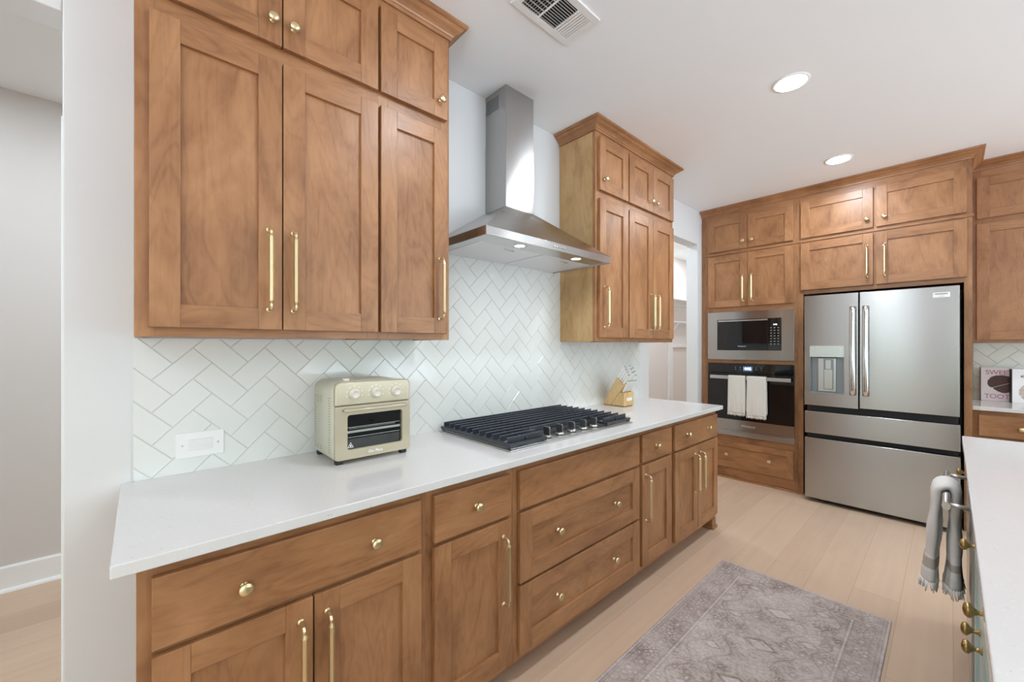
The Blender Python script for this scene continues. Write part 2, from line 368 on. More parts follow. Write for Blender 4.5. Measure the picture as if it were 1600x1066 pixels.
def hw(mesh, name, parent, pos, far=False):
    o = bpy.data.objects.new(name, mesh); C.objects.link(o); o.parent = parent; o.location = Vector(pos) - ORG[parent]
    if far: o.rotation_euler = (0, 0, -PI/2)
    return o

# axes: run 'L' = left wall (faces +x, width along y); run 'F' = far wall (faces -y, width along x)
def fbox(b, run, face, depth, a0, a1, z0, z1, g):
    """box whose front is at face and reaches depth back into the wall; g 'v' or 'h' grain"""
    if run == 'L': b.box(face-depth, face, a0, a1, z0, z1, 2 if g == 'v' else 1)
    else: b.box(a0, a1, face, face+depth, z0, z1, 2 if g == 'v' else 0)
def shaker(run, face, a0, a1, z0, z1, parent, name='door', fw=.067, th=.019, grain='v', knob=None, pull=None, knobs=()):
    b = MB(); g = grain
    fbox(b, run, face, th, a0, a0+fw, z0, z1, 'v'); fbox(b, run, face, th, a1-fw, a1, z0, z1, 'v')
    fbox(b, run, face, th, a0+fw, a1-fw, z1-fw, z1, 'h'); fbox(b, run, face, th, a0+fw, a1-fw, z0, z0+fw, 'h')
    # chamfered inner lip and recessed panel
    rec = .0105
    sgn = -1 if run == 'L' else 1
    fbox(b, run, face + sgn*rec, th-rec-.002, a0+fw-.004, a1-fw+.004, z0+fw-.004, z1-fw+.004, g)
    d = b.build(name, M['wood'], parent, .0013)
    for a, z in knobs: hw(KNOB, 'knob', d, (face, a, z) if run == 'L' else (a, face, z), run == 'F')
    if pull: hw(PULL, 'handle', d, (face, pull[0], pull[1]) if run == 'L' else (pull[0], face, pull[1]), run == 'F')
    return d
def slab(run, face, a0, a1, z0, z1, parent, knobs=(), th=.019):
    b = MB(); fbox(b, run, face, th, a0, a1, z0, z1, 'h'); d = b.build('drawer', M['wood'], parent, .0025)
    for a, z in knobs: hw(KNOB, 'knob', d, (face, a, z) if run == 'L' else (a, face, z), run == 'F')
    return d

# ------------------------------------------------------------------ THE SETTING
T = .12
b = MB(); b.box(-1.9, XR+.1, YF_-.1, 7.8, -.1, 0); struct(b.build('floor', M['floor']))
b = MB(); b.box(-1.9, XR+.2, YF_-.2, 7.8, ZC, ZC+.1); struct(b.build('ceiling', M['ceil']))
b = MB()
b.box(-T, 0, -.172, 3.33, 0, ZC); b.box(-T, 0, 4.349, YB+T, 0, ZC)
b.box(-T, 0, 3.33, 4.349, 2.43, ZC); b.box(-T, 0, -1.45, -.172, 2.37, ZC); b.box(-T, 0, YF_, -1.45, 0, ZC)
struct(b.build('wall_left', M['wall'], bevel=.004))
b = MB(); b.box(-T, XR, YB, YB+T, 0, ZC); struct(b.build('wall_back', M['wall']))
def wall_with_windows(name, along, pos, lo, hi, wins):
    b = MB(); cuts = sorted(wins)
    def q(a0, a1, z0, z1):
        if along == 0: b.box(a0, a1, pos-.1, pos, z0, z1)
        else: b.box(pos, pos+.1, a0, a1, z0, z1)
    a = lo
    for a0, a1, z0, z1 in cuts:
        q(a, a0, 0, ZC); q(a0, a1, 0, z0); q(a0, a1, z1, ZC); a = a1
    q(a, hi, 0, ZC); struct(b.build(name, M['wall']))
wall_with_windows('wall_front', 0, YF_, -.12, XR, WIN_FRONT)
wall_with_windows('wall_right', 1, XR, YF_-.1, YB+T, WIN_RIGHT_FILL)
k = 0
for along, pos, wins in ((0, YF_-.06, WIN_FRONT), (1, XR+.02, WIN_RIGHT_FILL)):
    for a0, a1, z0, z1 in wins:
        k += 1; b = MB(); w = .05; t = .05
        def q(p0, p1, r0, r1):
            if along == 0: b.box(p0, p1, pos, pos+t, r0, r1)
            else: b.box(pos, pos+t, p0, p1, r0, r1)
        q(a0, a0+w, z0, z1); q(a1-w, a1, z0, z1); q(a0+w, a1-w, z0, z0+w); q(a0+w, a1-w, z1-w, z1)
        mid = (a0+a1)/2; q(mid-w/2, mid+w/2, z0+w, z1-w); q(a0+w, mid-w/2, 1.35, 1.38); q(mid+w/2, a1-w, 1.35, 1.38)
        struct(b.build('window_%d' % k, M['trim']))  # right-wall windows are unseen and added for their light
# hall behind the left opening, pantry behind the right one
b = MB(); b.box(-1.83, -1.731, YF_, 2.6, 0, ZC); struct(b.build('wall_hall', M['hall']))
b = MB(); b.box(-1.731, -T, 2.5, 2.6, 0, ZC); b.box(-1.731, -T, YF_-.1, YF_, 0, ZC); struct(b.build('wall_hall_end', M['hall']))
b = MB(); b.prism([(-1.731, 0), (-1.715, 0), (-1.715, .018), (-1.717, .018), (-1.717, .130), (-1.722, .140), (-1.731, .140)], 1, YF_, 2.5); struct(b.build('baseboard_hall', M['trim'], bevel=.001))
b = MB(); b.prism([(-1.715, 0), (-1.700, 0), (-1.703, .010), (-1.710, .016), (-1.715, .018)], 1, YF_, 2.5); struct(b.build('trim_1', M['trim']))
b = MB(); b.box(-1.3, -1.2, 2.8, 7.4, 0, ZC); b.box(-1.2, -T, 2.7, 2.8, 0, ZC); b.box(-1.2, -T, 7.3, 7.4, 0, ZC); b.box(-T-.001, -T+.05, YB+T, 7.3, 0, ZC)
struct(b.build('wall_pantry', M['pantry']))
b = MB(); b.box(-T-.018, -T, -.186, -.10, 0, 2.10); struct(b.build('trim_2', M['trim'], bevel=.002))
# pantry jamb stop and far casing
b = MB(); b.box(-1.2, -1.165, 6.10, 6.22, 0, 2.05); b.box(-1.2, -1.17, 6.22, 6.9, 1.33, 1.37); struct(b.build('trim_3', M['trim'], bevel=.002))
t = thing('pantry_shelf', 'white board shelf high on the pantry wall, seen through the doorway', 'shelf', (-1.2, 6.5, 2.05))
box_obj('shelf_board', M['trim'], -1.2, -.95, 5.6, 7.25, 2.05, 2.08, t)
box_obj('shelf_cleat', M['trim'], -1.2, -1.18, 5.6, 7.25, 1.99, 2.05, t)
t = thing('wire_shelf', 'white wire shelf with slanted brackets inside the pantry doorway', 'shelf', (-1.2, 6.5, 1.72))
b = MB()
for i in range(4): b.tube([(-1.19+i*.075, 5.6, 1.72), (-1.19+i*.075, 7.25, 1.72)], .004, 6)
for i in range(34): b.tube([(-1.19, 5.62+i*.048, 1.724), (-.96, 5.62+i*.048, 1.724)], .0022, 5)
b.build('wire_deck', M['wirewhite'], t)
for y in (6.0, 6.75):
    b = MB(); b.tube([(-.965, y, 1.715), (-1.195, y+.0, 1.40)], .005, 6); b.build('bracket', M['wirewhite'], t)

# ------------------------------------------------------------------ herringbone tile panels
def herring(name, run, plane, regions, p_off, w=.0775, g=.0026, th=.008):
    """regions: (a0,a1,z0,z1) rectangles; the tile lattice corner sits at world (a,z)=p_off"""
    bmT = bmesh.new(); s2 = math.sqrt(2)
    for (a0, a1, z0, z1) in regions:
        bm = bmesh.new()
        P0 = (p_off[0]+p_off[1])/s2; Q0 = (p_off[1]-p_off[0])/s2 - w
        N = int((max(a1-a0, z1-z0)+2)/w)+4
        ci = int(round((((a0+a1)/2+(z0+z1)/2)/s2-P0)/w)); cj = int(round((((z0+z1)/2-(a0+a1)/2)/s2-Q0)/w))
        R = int(((a1-a0)+(z1-z0))/w/1.3)+6
        for i in range(ci-R, ci+R):
            for j in range(cj-R, cj+R):
                m = (i-j) % 4
                if m == 0: c = (i, i+2, j, j+1)
                elif m == 3: c = (i, i+1, j, j+2)
                else: continue
                p0, p1, q0, q1 = P0+c[0]*w+g/2, P0+c[1]*w-g/2, Q0+c[2]*w+g/2, Q0+c[3]*w-g/2
                mp, mq = (p0+p1)/2, (q0+q1)/2; ca, cz = (mp-mq)/s2, (mp+mq)/s2
                if ca < a0-.12 or ca > a1+.12 or cz < z0-.12 or cz > z1+.12: continue
                tx, ty = random.gauss(0, .0035), random.gauss(0, .0035); be = .0012; rings = []
                for d, ins in ((0, 0), (th-be, 0), (th, be)):
                    r = []
                    for (p, q) in ((p0+ins, q0+ins), (p1-ins, q0+ins), (p1-ins, q1-ins), (p0+ins, q1-ins)):
                        a, z = (p-q)/s2, (p+q)/s2; h = d + (tx*(p-mp)+ty*(q-mq) if d else 0)
                        r.append(bm.verts.new((plane+h, a, z) if run == 'L' else (a, plane-h, z)))
                    rings.append(r)
                for A, B in zip(rings, rings[1:]):
                    for k in range(4): bm.faces.new([A[k], A[(k+1) % 4], B[(k+1) % 4], B[k]])
                bm.faces.new(rings[-1])
        ax = Vector((0, 1, 0)) if run == 'L' else Vector((1, 0, 0))
        for co, no in ((ax*a0, -ax), (ax*a1, ax), (Vector((0, 0, z0)), Vector((0, 0, -1))), (Vector((0, 0, z1)), Vector((0, 0, 1)))):
            bmesh.ops.bisect_plane(bm, geom=bm.verts[:]+bm.edges[:]+bm.faces[:], plane_co=co, plane_no=no, clear_outer=True)
        bmesh.ops.recalc_face_normals(bm, faces=bm.faces)
        me = bpy.data.meshes.new('tmp'); bm.to_mesh(me); bm.free(); bmT.from_mesh(me); bpy.data.meshes.remove(me)
    # grout bed
    nf = len(bmT.faces)
    for (a0, a1, z0, z1) in regions:
        q = [(a0, z0), (a1, z0), (a1, z1), (a0, z1)]; h = .0062
        A = [bmT.verts.new((plane+.0003, a, z) if run == 'L' else (a, plane-.0003, z)) for a, z in q]
        B = [bmT.verts.new((plane+h, a, z) if run == 'L' else (a, plane-h, z)) for a, z in q]
        fs = [bmT.faces.new(B)]+[bmT.faces.new([A[k], A[(k+1) % 4], B[(k+1) % 4], B[k]]) for k in range(4)]
        for f in fs: f.material_index = 1
    me = bpy.data.meshes.new(name); bmT.to_mesh(me); bmT.free(); me.materials.append(M['tile']); me.materials.append(M['grout'])
    o = bpy.data.objects.new(name, me); C.objects.link(o); ORG[o] = Vector(); return struct(o)
herring('backsplash_left', 'L', 0.0, [(-.016, 1.020, .9145, 1.385), (1.020, 2.115, .9145, 1.86), (2.115, 3.155, .9145, 1.385)], (.029, 1.243))
herring('backsplash_back', 'F', YB, [(1.945, 3.6, .9145, 1.38)], (2.02, 1.16))

# ------------------------------------------------------------------ crown
PROF = [(-.004, ZC-.064), (.008, ZC-.064), (.010, ZC-.052), (.014, ZC-.050), (.017, ZC-.044), (.026, ZC-.036), (.040, ZC-.028), (.050, ZC-.018), (.058, ZC-.016), (.063, ZC-.012), (.064, ZC-.0012)]
def crown(name, path, side, label):
    """path: xy points; side=+1 offsets to the right of travel"""
    P = [Vector((x, y)) for x, y in path]; rings = []
    for i, p in enumerate(P):
        d1 = (P[i]-P[i-1]).normalized() if i > 0 else None; d2 = (P[i+1]-P[i]).normalized() if i < len(P)-1 else None
        n1 = Vector((d1.y, -d1.x))*side if d1 else None; n2 = Vector((d2.y, -d2.x))*side if d2 else None
        n = n1 or n2
        if n1 and n2: n = (n1+n2)/(1+n1.dot(n2))
        rings.append([(p.x+n.x*o, p.y+n.y*o, z) for o, z in PROF]+[(p.x-n.x*.004, p.y-n.y*.004, ZC-.0012)])
    b = MB()
    for r0, r1 in zip(rings, rings[1:]):
        ax = 1 if abs(r1[0][1]-r0[0][1]) > abs(r1[0][0]-r0[0][0]) else 0
        b.loft([r0, r1], cap=True, smooth=False, g=ax)
    o = b.build(name, M['wood'], loc=(path[0][0], path[0][1], ZC-.064)); return tag(o, label, 'crown moulding', kind='thing')

# ------------------------------------------------------------------ LEFT WALL UPPER CABINETS
XF, XD = .296, .316           # face frame, door front
def wall_cab(y0, y1, lows, ups, label, g):
    t = thing('wall_cabinet', label, 'cabinet', (0, (y0+y1)/2, 1.385), g)
    b = MB(); z0, z1 = 1.385, ZC-.002
    b.box(.001, XF-.019, y0, y0+.016, z0, z1); b.box(.001, XF-.019, y1-.016, y1, z0, z1)
    b.box(.001, XF-.019, y0+.016, y1-.016, z0+.012, z0+.030, 1); b.box(.001, .02, y0+.016, y1-.016, z0+.03, z1)
    # face frame
    st = .042
    b.box(XF-.019, XF, y0, y0+st, z0, z1); b.box(XF-.019, XF, y1-st, y1, z0, z1)
    for r0, r1 in ((z0, z0+.045), (2.285, 2.365), (2.66, z1)): b.box(XF-.019, XF, y0+st, y1-st, r0, r1, 1)
    if len(lows) == 2:
        m = (lows[0][1]+lows[1][0])/2; b.box(XF-.019, XF, m-.02, m+.02, z0+.045, 2.285); b.box(XF-.019, XF, m-.02, m+.02, 2.365, 2.66)
    b.build('body', M['wood'], t, .0008)
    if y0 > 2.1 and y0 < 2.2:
        b = MB(); b.box(.003, XF-.021, y0-.0015, y0+.0005, z0+.001, ZC-.066); b.build('side_panel', M['veneer_daylit'], t)
    for a0, a1, h in lows: shaker('L', XD, a0, a1, 1.412, 2.297, t, pull=(h, 1.606))
    for a0, a1, k in ups: shaker('L', XD, a0, a1, 2.350, 2.688, t, knobs=[(k, 2.423)])
    return t
wall_cab(-.012, .685, [(.019, .347, .309), (.351, .679, .381)], [(.019, .347, .319), (.351, .679, .381)],
         'large maple double-door wall cabinet above the counter end by the left opening', 'maple wall cabinets on the cooktop wall')
wall_cab(.685, 1.017, [(.691, .997, .957)], [(.691, .997, .960)],
         'narrow single-door maple wall cabinet immediately left of the range hood', 'maple wall cabinets on the cooktop wall')
wall_cab(2.117, 2.480, [(2.141, 2.473, 2.189)], [(2.141, 2.473, 2.189)],
         'single-door maple wall cabinet immediately right of the range hood', 'maple wall cabinets on the cooktop wall')
wall_cab(2.480, 3.162, [(2.488, 2.812, 2.779), (2.816, 3.142, 2.849)], [(2.488, 2.812, 2.779), (2.816, 3.142, 2.849)],
         'double-door maple wall cabinet above the knife block, next to the pantry opening', 'maple wall cabinets on the cooktop wall')
crown('crown_moulding', [(.003, -.012), (XF, -.012), (XF, 1.017), (.003, 1.017)], 1, 'stained crown moulding capping the near wall cabinets left of the hood')
crown('crown_moulding', [(.003, 2.117), (XF, 2.117), (XF, 3.162), (.003, 3.162)], 1, 'stained crown moulding capping the wall cabinets right of the hood')

# ------------------------------------------------------------------ LEFT WALL BASE CABINETS
XBF, XB = .621, .641
def base_cab(y0, y1, label, build):
    t = thing('base_cabinet', label, 'cabinet', (.3, (y0+y1)/2, 0), 'maple base cabinets under the cooktop counter')
    b = MB(); z0, z1 = .095, .885
    b.box(.002, XBF-.019, y0, y0+.016, z0, z1); b.box(.002, XBF-.019, y1-.016, y1, z0, z1); b.box(.002, XBF-.019, y0+.016, y1-.016, z0, z0+.018, 1); b.box(.002, .02, y0+.016, y1-.016, z0+.018, z1)
    st = .035
    b.box(XBF-.019, XBF, y0, y0+st, z0-.02, z1); b.box(XBF-.019, XBF, y1-st, y1, z0-.02, z1)
    for r0, r1 in ((z0-.02, .125), (.665, .715), (.835, z1)): b.box(XBF-.019, XBF, y0+st, y1-st, r0, r1, 1)
    b.build('body', M['wood'], t, .0008)
    b = MB(); b.box(.05, .548, y0, y1, 0, z0, 1); b.build('toe_kick', M['wood'], t)
    build(t); return t
def bA(t):
    slab('L', XB, .019, .680, .692, .852, t, [(.189, .770), (.519, .770)])
    shaker('L', XB, .019, .347, .110, .677, t, pull=(.316, .492)); shaker('L', XB, .351, .680, .110, .677, t, pull=(.384, .492))
base_cab(-.006, .705, 'wide maple base cabinet at the near counter end, one drawer over double doors', bA)
def bB(t):
    slab('L', XB, .730, 1.080, .692, .852, t, [(.905, .774)]); shaker('L', XB, .730, 1.080, .110, .677, t, pull=(1.037, .488))
base_cab(.705, 1.105, 'maple base cabinet with one drawer and door between the wide cabinet and drawer stack', bB)
def bC(t):
    slab('L', XB, 1.129, 2.053, .696, .852, t)
    shaker('L', XB, 1.129, 2.053, .396, .680, t, 'drawer', .070, grain='h', knobs=[(1.359, .546), (1.808, .546)])
    shaker('L', XB, 1.129, 2.053, .110, .384, t, 'drawer', .070, grain='h', knobs=[(1.355, .261), (1.796, .261)])
base_cab(1.105, 2.066, 'wide maple three-drawer stack directly under the gas cooktop', bC)
def bD(t):
    slab('L', XB, 2.083, 2.438, .696, .852, t, [(2.238, .772)]); shaker('L', XB, 2.083, 2.438, .110, .680, t, pull=(2.118, .493))
base_cab(2.066, 2.456, 'narrow maple base cabinet just right of the drawer stack under the cooktop', bD)
def bE(t):
    slab('L', XB, 2.482, 3.165, .692, .852, t, [(2.650, .775), (2.983, .775)])
    shaker('L', XB, 2.482, 2.822, .110, .677, t, pull=(2.772, .492)); shaker('L', XB, 2.826, 3.165, .110, .677, t, pull=(2.862, .492))
    b = MB(); b.box(.552, .625, 3.108, 3.176, .020, .074); b.box(.545, .634, 3.100, 3.184, 0, .020, 1); b.build('foot', M['wood'], t, .002)
base_cab(2.456, 3.176, 'maple base cabinet at the far counter end with double doors and corner foot', bE)

b = MB(); b.prism([(0.003, -.008), (0.003, -.045), (.6707, -.045), (.6707, 3.190), (0.003, 3.190)], 2, .886, .914)
tag(b.build('countertop', M['quartz'], bevel=.003, seg=3), 'white speckled quartz countertop carrying the gas cooktop and toaster oven', 'countertop')

# ------------------------------------------------------------------ RANGE HOOD
t = thing('range_hood', 'stainless steel chimney range hood on the wall above the cooktop', 'range hood', (.22, 1.57, 1.8435))
x1, y0, y1, z0, z1 = .4565, 1.102, 2.044, 1.8435, 1.883
b = MB(); b.box(x1-.006, x1, y0, y1, z0, z1, 1); b.box(.001, x1-.006, y0, y0+.006, z0, z1, 0); b.box(.001, x1-.006, y1-.006, y1, z0, z1, 0)
b.build('rim', M['steel'], t, .0008)
cy0, cy1, cx1, cz = 1.463, 1.6815, .1797, 2.1195
b = MB()
lo = [(.001, y0, z1), (x1, y0, z1), (x1, y1, z1), (.001, y1, z1)]; hi = [(.001, cy0, cz), (cx1, cy0, cz), (cx1, cy1, cz), (.001, cy1, cz)]
V = [b.bm.verts.new(p) for p in lo+hi]
for i in range(4): b.bm.faces.new([V[i], V[(i+1) % 4], V[4+(i+1) % 4], V[4+i]])
bmesh.ops.recalc_face_normals(b.bm, faces=b.bm.faces)
o = b.build('canopy', M['steel'], t)
b = MB(); b.box(.001, cx1, cy0, cy1, cz-.02, 2.487); b.build('chimney_lower', M['steel'], t, .001)
ch = MB(); ch.box(.001, cx1-.002, cy0+.002, cy1-.002, 2.487, ZC-.001); up = ch.build('chimney_upper', M['steel'], t, .001)
b = MB()   # perforated grille: slanted louvres over a dark field
b.box(.008, .120, cy0+.0008, cy0+.002, 2.670, 2.755); o = b.build('vent_grille', M['steelplain'], up)
b = MB()
for r in range(11):
    for c in range(9):
        x, z = .011+c*.0122, 2.672+r*.0074
        b.poly([(x, cy0+.0004, z), (x+.0100, cy0+.0004, z+.0026), (x+.0100, cy0+.0004, z+.0072), (x, cy0+.0004, z+.0046)])
b.build('slots', M['dark'], o)
b = MB(); b.box(.330, x1-.006, y0+.006, y1-.006, 1.849, 1.852, 1); b.box(.001, .330, y0+.006, 1.170, 1.849, 1.852); b.box(.001, .330, 2.022, y1-.006, 1.849, 1.852)
b.build('underside_panel', M['steelplain'], t)
for ya, yb in ((1.172, 1.592), (1.600, 2.020)):
    b = MB(); b.prism([(.012, 1.846), (.326, 1.8485), (.326, 1.8535), (.012, 1.851)], 1, ya, yb)
    f = b.build('filter', M['filter'], t, .002)
    b = MB(); ym = (ya+yb)/2; b.tube([(.296, ym-.03, 1.848), (.296, ym-.03, 1.843), (.296, ym+.03, 1.843), (.296, ym+.03, 1.848)], .0025, 6); b.build('filter_handle', M['chrome'], f)
for y in (1.371, 1.811):
    b = MB(); b.lathe([(0, .034), (.002, .034), (.002, .026), (.0005, .026)], (.384, y, 1.849), (0, 0, -1), 24); r = b.build('lamp_ring', M['chrome'], t)
    b = MB(); b.lathe([(0, .025), (.001, .0)], (.384, y, 1.8482), (0, 0, -1), 24); b.build('lamp_lens', M['lens'], r)
    area('hood_lamp', (.384, y, 1.844), (0, 0, 0), .045, .045, HOOD_W, (.95, .98, 1.0), 'DISK', spread=2.3)
for i in range(5):
    b = MB(); b.lathe([(0, .0052), (.003, .0050), (.0035, 0)], (x1, 1.548+i*.019, 1.864), (1, 0, 0), 12); b.build('button', M['chrome'], t)

# ------------------------------------------------------------------ COOKTOP
t = thing('gas_cooktop', 'stainless five-burner gas cooktop with black cast-iron grates on the white counter', 'cooktop', (.3, 1.611, .914))
b = MB(); b.box(.028, .577, 1.135, 2.087, .9145, .921); b.box(.040, .562, 1.150, 2.072, .921, .924); b.build('tray', M['steelplain'], t, .002)
zb, zt = .932, .966
xs = [.052+i*(.485/10) for i in range(11)]
def grate(ya, yb, rows, front):
    b = MB()
    # low perimeter frame
    xf = .566 if front else .468
    for xa, xb_ in ((.036, .056), (xf-.018, xf)): b.box(xa, xb_, ya, yb, zb, zb+.012)
    b.box(.056, xf-.018, ya, ya+.018, zb, zb+.012); b.box(.056, xf-.018, yb-.018, yb, zb, zb+.012)
    for x in rows:     # standing fins running along the counter
        e0 = .010 if ya < 1.2 else .0005; e1 = .010 if yb > 2.0 else .0005; b.prism([(ya+e0, zb+.008), (yb-e1, zb+.008), (yb-e1, zt), (ya+e0, zt)], 0, x-.0035, x+.0035)
    ym = (ya+yb)/2; b.box(.056, xf-.018, ym-.0035, ym+.0035, zb+.006, zt-.008)
    for x in (.045, xf-.01):
        for y in (ya+.012, yb-.012): b.box(x-.008, x+.008, y-.008, y+.008, .9241, zb)
    return b.build('grate', M['iron'], t, .0012)
grate(1.141, 1.372, xs, True); grate(1.374, 1.848, xs[:9], False); grate(1.850, 2.081, xs, True)
for (x, y, r) in ((.175, 1.262, .040), (.430, 1.262, .030), (.250, 1.611, .052), (.175, 1.960, .034), (.430, 1.960, .036)):
    b = MB(); b.lathe([(0, r+.012), (.003, r+.010), (.005, r), (.014, r-.004), (.016, r-.006)], (x, y, .924), (0, 0, 1), 28); o = b.build('burner', M['alu'], t)
    b = MB(); b.lathe([(0, r-.002), (.005, r-.001), (.008, r-.006), (.009, 0)], (x, y, .9402), (0, 0, 1), 28); b.build('burner_cap', M['iron'], o)
for i in range(5):
    y = 1.420+i*.0925; x = .520
    b = MB(); b.lathe([(0, .0210), (.010, .0210), (.012, .020)], (x, y, .9245), (0, 0, 1), 26); sk = b.build('knob', M['chrome'], t)
    b = MB(); b.prism([(x-.019, .9365), (x+.019, .9365), (x+.020, .970), (x+.015, .976), (x-.019, .976)], 1, y-.004, y+.004); b.build('grip', M['gripsteel'], sk, .002)
    b = MB(); b.lathe([(0, .023), (.0004, .022)], (x, y, .9241), (0, 0, 1), 24); b.build('collar', M['rubber'], sk)

# ------------------------------------------------------------------ TOASTER OVEN
t = thing('toaster_oven', 'cream countertop toaster oven with three dials on the white counter', 'toaster oven', (.16, .68, .914))
ty0, ty1, tx0, tx1, tz0, tz1 = .527, .829, .040, .285, .931, 1.222
def rrect(y0, y1, z0, z1, r, n=6, rb=.012):
    o = []
    for cy, cz, a0, rr in ((y1-r, z1-r, 0, r), (y0+r, z1-r, 90, r), (y0+rb, z0+rb, 180, rb), (y1-rb, z0+rb, 270, rb)):
        for k in range(n+1):
            a = math.radians(a0+90*k/n); o.append((cy+rr*math.cos(a), cz+rr*math.sin(a)))
    return o
def rring(x, y0, y1, z0, z1, r, rb=.012): return [(x, y, z) for y, z in rrect(y0, y1, z0, z1, r, rb=rb)]
b = MB(); b.loft([rring(tx0, ty0+.006, ty1-.006, tz0, tz1-.006, .035), rring(tx0+.01, ty0, ty1, tz0, tz1, .038), rring(tx1-.045, ty0, ty1, tz0, tz1, .038), rring(tx1-.012, ty0, ty1, tz0, tz1, .020)])
body = b.build('body', M['toaster'], t)
zs = 1.134
b = MB(); b.loft([rring(tx1-.0125, ty0, ty1, zs+.001, tz1, .020, .004), rring(tx1-.002, ty0, ty1, zs+.001, tz1, .020, .004), rring(tx1+.002, ty0+.004, ty1-.004, zs+.004, tz1-.004, .018, .003)])
cp = b.build('control_panel', M['toasterfront'], t)
for i, y in enumerate((.598, .683, .767)):
    b = MB(); b.lathe([(0, .0215), (.004, .0205), (.0045, .0175), (.014, .0165), (.016, .0150), (.0165, .0125), (.0150, .012), (.0150, 0)], (tx1+.002, y, 1.176), (1, 0, 0), 28); kn = b.build('dial', M['knobcream'], cp)
    b = MB()
    for k in range(7):
        a = math.radians(-15+k*35); r = .030
        if (i == 0 and k in (1,)) : pass
        yy, zz = y+r*math.cos(a), 1.176+r*math.sin(a)
        b.box(tx1+.0018, tx1+.0024, yy-.003, yy+.003, zz-.0008, zz+.0008)
    b.build('dial_marks', M['whiteink'], cp)
# door: frame around window
wy0, wy1, wz0, wz1 = .572, .795, .967, 1.098
b = MB(); out = rrect(ty0, ty1, tz0+.001, zs-.002, .004, rb=.014); inn = rrect(wy0, wy1, wz0, wz1, .010, rb=.010)
for (xa, xb_) in ((tx1-.0125, tx1+.002),):
    OB = [b.bm.verts.new((xb_, y, z)) for y, z in out]; IB = [b.bm.verts.new((xb_, y, z)) for y, z in inn]
    OA = [b.bm.verts.new((xa, y, z)) for y, z in out]; IA = [b.bm.verts.new((xa, y, z)) for y, z in inn]
    n = len(out)
    for k in range(n):
        j = (k+1) % n; b.bm.faces.new([OB[k], OB[j], IB[j], IB[k]]); b.bm.faces.new([OA[k], OA[j], OB[j], OB[k]]); b.bm.faces.new([IA[k], IB[k], IB[j], IA[j]])
bmesh.ops.recalc_face_normals(b.bm, faces=b.bm.faces)
door = b.build('door', M['toasterfront'], t)
b = MB(); b.loft([rring(tx1-.0122, wy0-.002, wy1+.002, wz0-.002, wz1+.002, .01, .01), rring(tx1-.0110, wy0-.002, wy1+.002, wz0-.002, wz1+.002, .01, .01)], smooth=False); b.build('window', M['glass_black'], door)
b = MB(); z = 1.118
b.tube([(tx1+.002, .560, z), (tx1+.018, .560, z), (tx1+.022, .566, z), (tx1+.022, .794, z), (tx1+.018, .802, z), (tx1+.002, .802, z)], .0058, 10); b.build('handle', M['toasterfront'], door)
b = MB()
for zz in (1.048, 1.010):
    b.box(tx1-.0108, tx1-.0103, wy0+.004, wy1-.006, zz, zz+.0018)
for i in range(36): b.box(tx1-.0108, tx1-.0103, wy0+.012+i*.0052, wy0+.0134+i*.0052, 1.041, 1.048)
b.box(tx1-.0108, tx1-.0103, wy0+.004, wy1-.004, 1.027, 1.036)
b.build('rack', M['steelplain'], door)
b = MB(); y, z = .588, .980
for s in (0,):
    P = [(y-.012, z-.008), (y+.012, z-.008), (y, z+.013)]
    Q = [(y-.0085, z-.0058), (y+.0085, z-.0058), (y, z+.0092)]
    for k in range(3):
        j = (k+1) % 3; b.poly([(tx1-.0102, *P[k]), (tx1-.0102, *P[j]), (tx1-.0102, *Q[j]), (tx1-.0102, *Q[k])])
    b.box(tx1-.0104, tx1-.0101, y-.003, y+.003, z-.004, z+.003)
b.build('hot_surface_mark', M['whiteink'], door)
text('lettering', 'Our Place', .014, (tx1+.0026, .681, .949), ROT_X, M['whiteink'], door)
VS = simple('vent_shadow', (0.33, 0.33, 0.25), .6)
for x0_, x1_ in ((.052, .072), (.085, .105), (.120, .140), (.212, .236)):
    b = MB()
    for zz in range(22):
        z = .952+zz*.0098
        if z > 1.165 or (.08 < x0_ < .2 and 0.965 < z < 1.135): continue
        b.box(x0_, x1_, ty0-.0005, ty0+.001, z, z+.0028)
    b.build('side_vents', VS, body)
b = MB(); b.lathe([(0, .013), (.011, .013), (.012, .012), (.0122, 0)], (.235, .585, tz1-.001), (0, 0, 1), 20); b.build('top_button', M['knobcream'], t)
for x in (.060, .262):
    for y in (.548, .808):
        b = MB(); b.box(x-.012, x+.012, y-.013, y+.013, .9145, .932); b.build('foot', M['rubber'], t, .002)

# ------------------------------------------------------------------ SWITCH
t = thing('wall_switch', 'white horizontal rocker switch plate on the herringbone tile near counter end', 'switch', (.008, .158, 1.011))
b = MB(); b.box(.0082, .0125, .090, .227, .967, 1.055); p = b.build('plate', M['plastic'], t, .002)
b = MB(); b.prism([(.0125, .992), (.0165, .992), (.0145, 1.011), (.0155, 1.030), (.0125, 1.030)], 1, .124, .193); b.build('rocker', M['white'], t, .0008)
for y in (.108, .209):
    b = MB(); b.lathe([(0, .0032), (.0008, .003), (.001, 0)], (.0125, y, 1.011), (1, 0, 0), 12); b.build('screw', M['steelplain'], p)

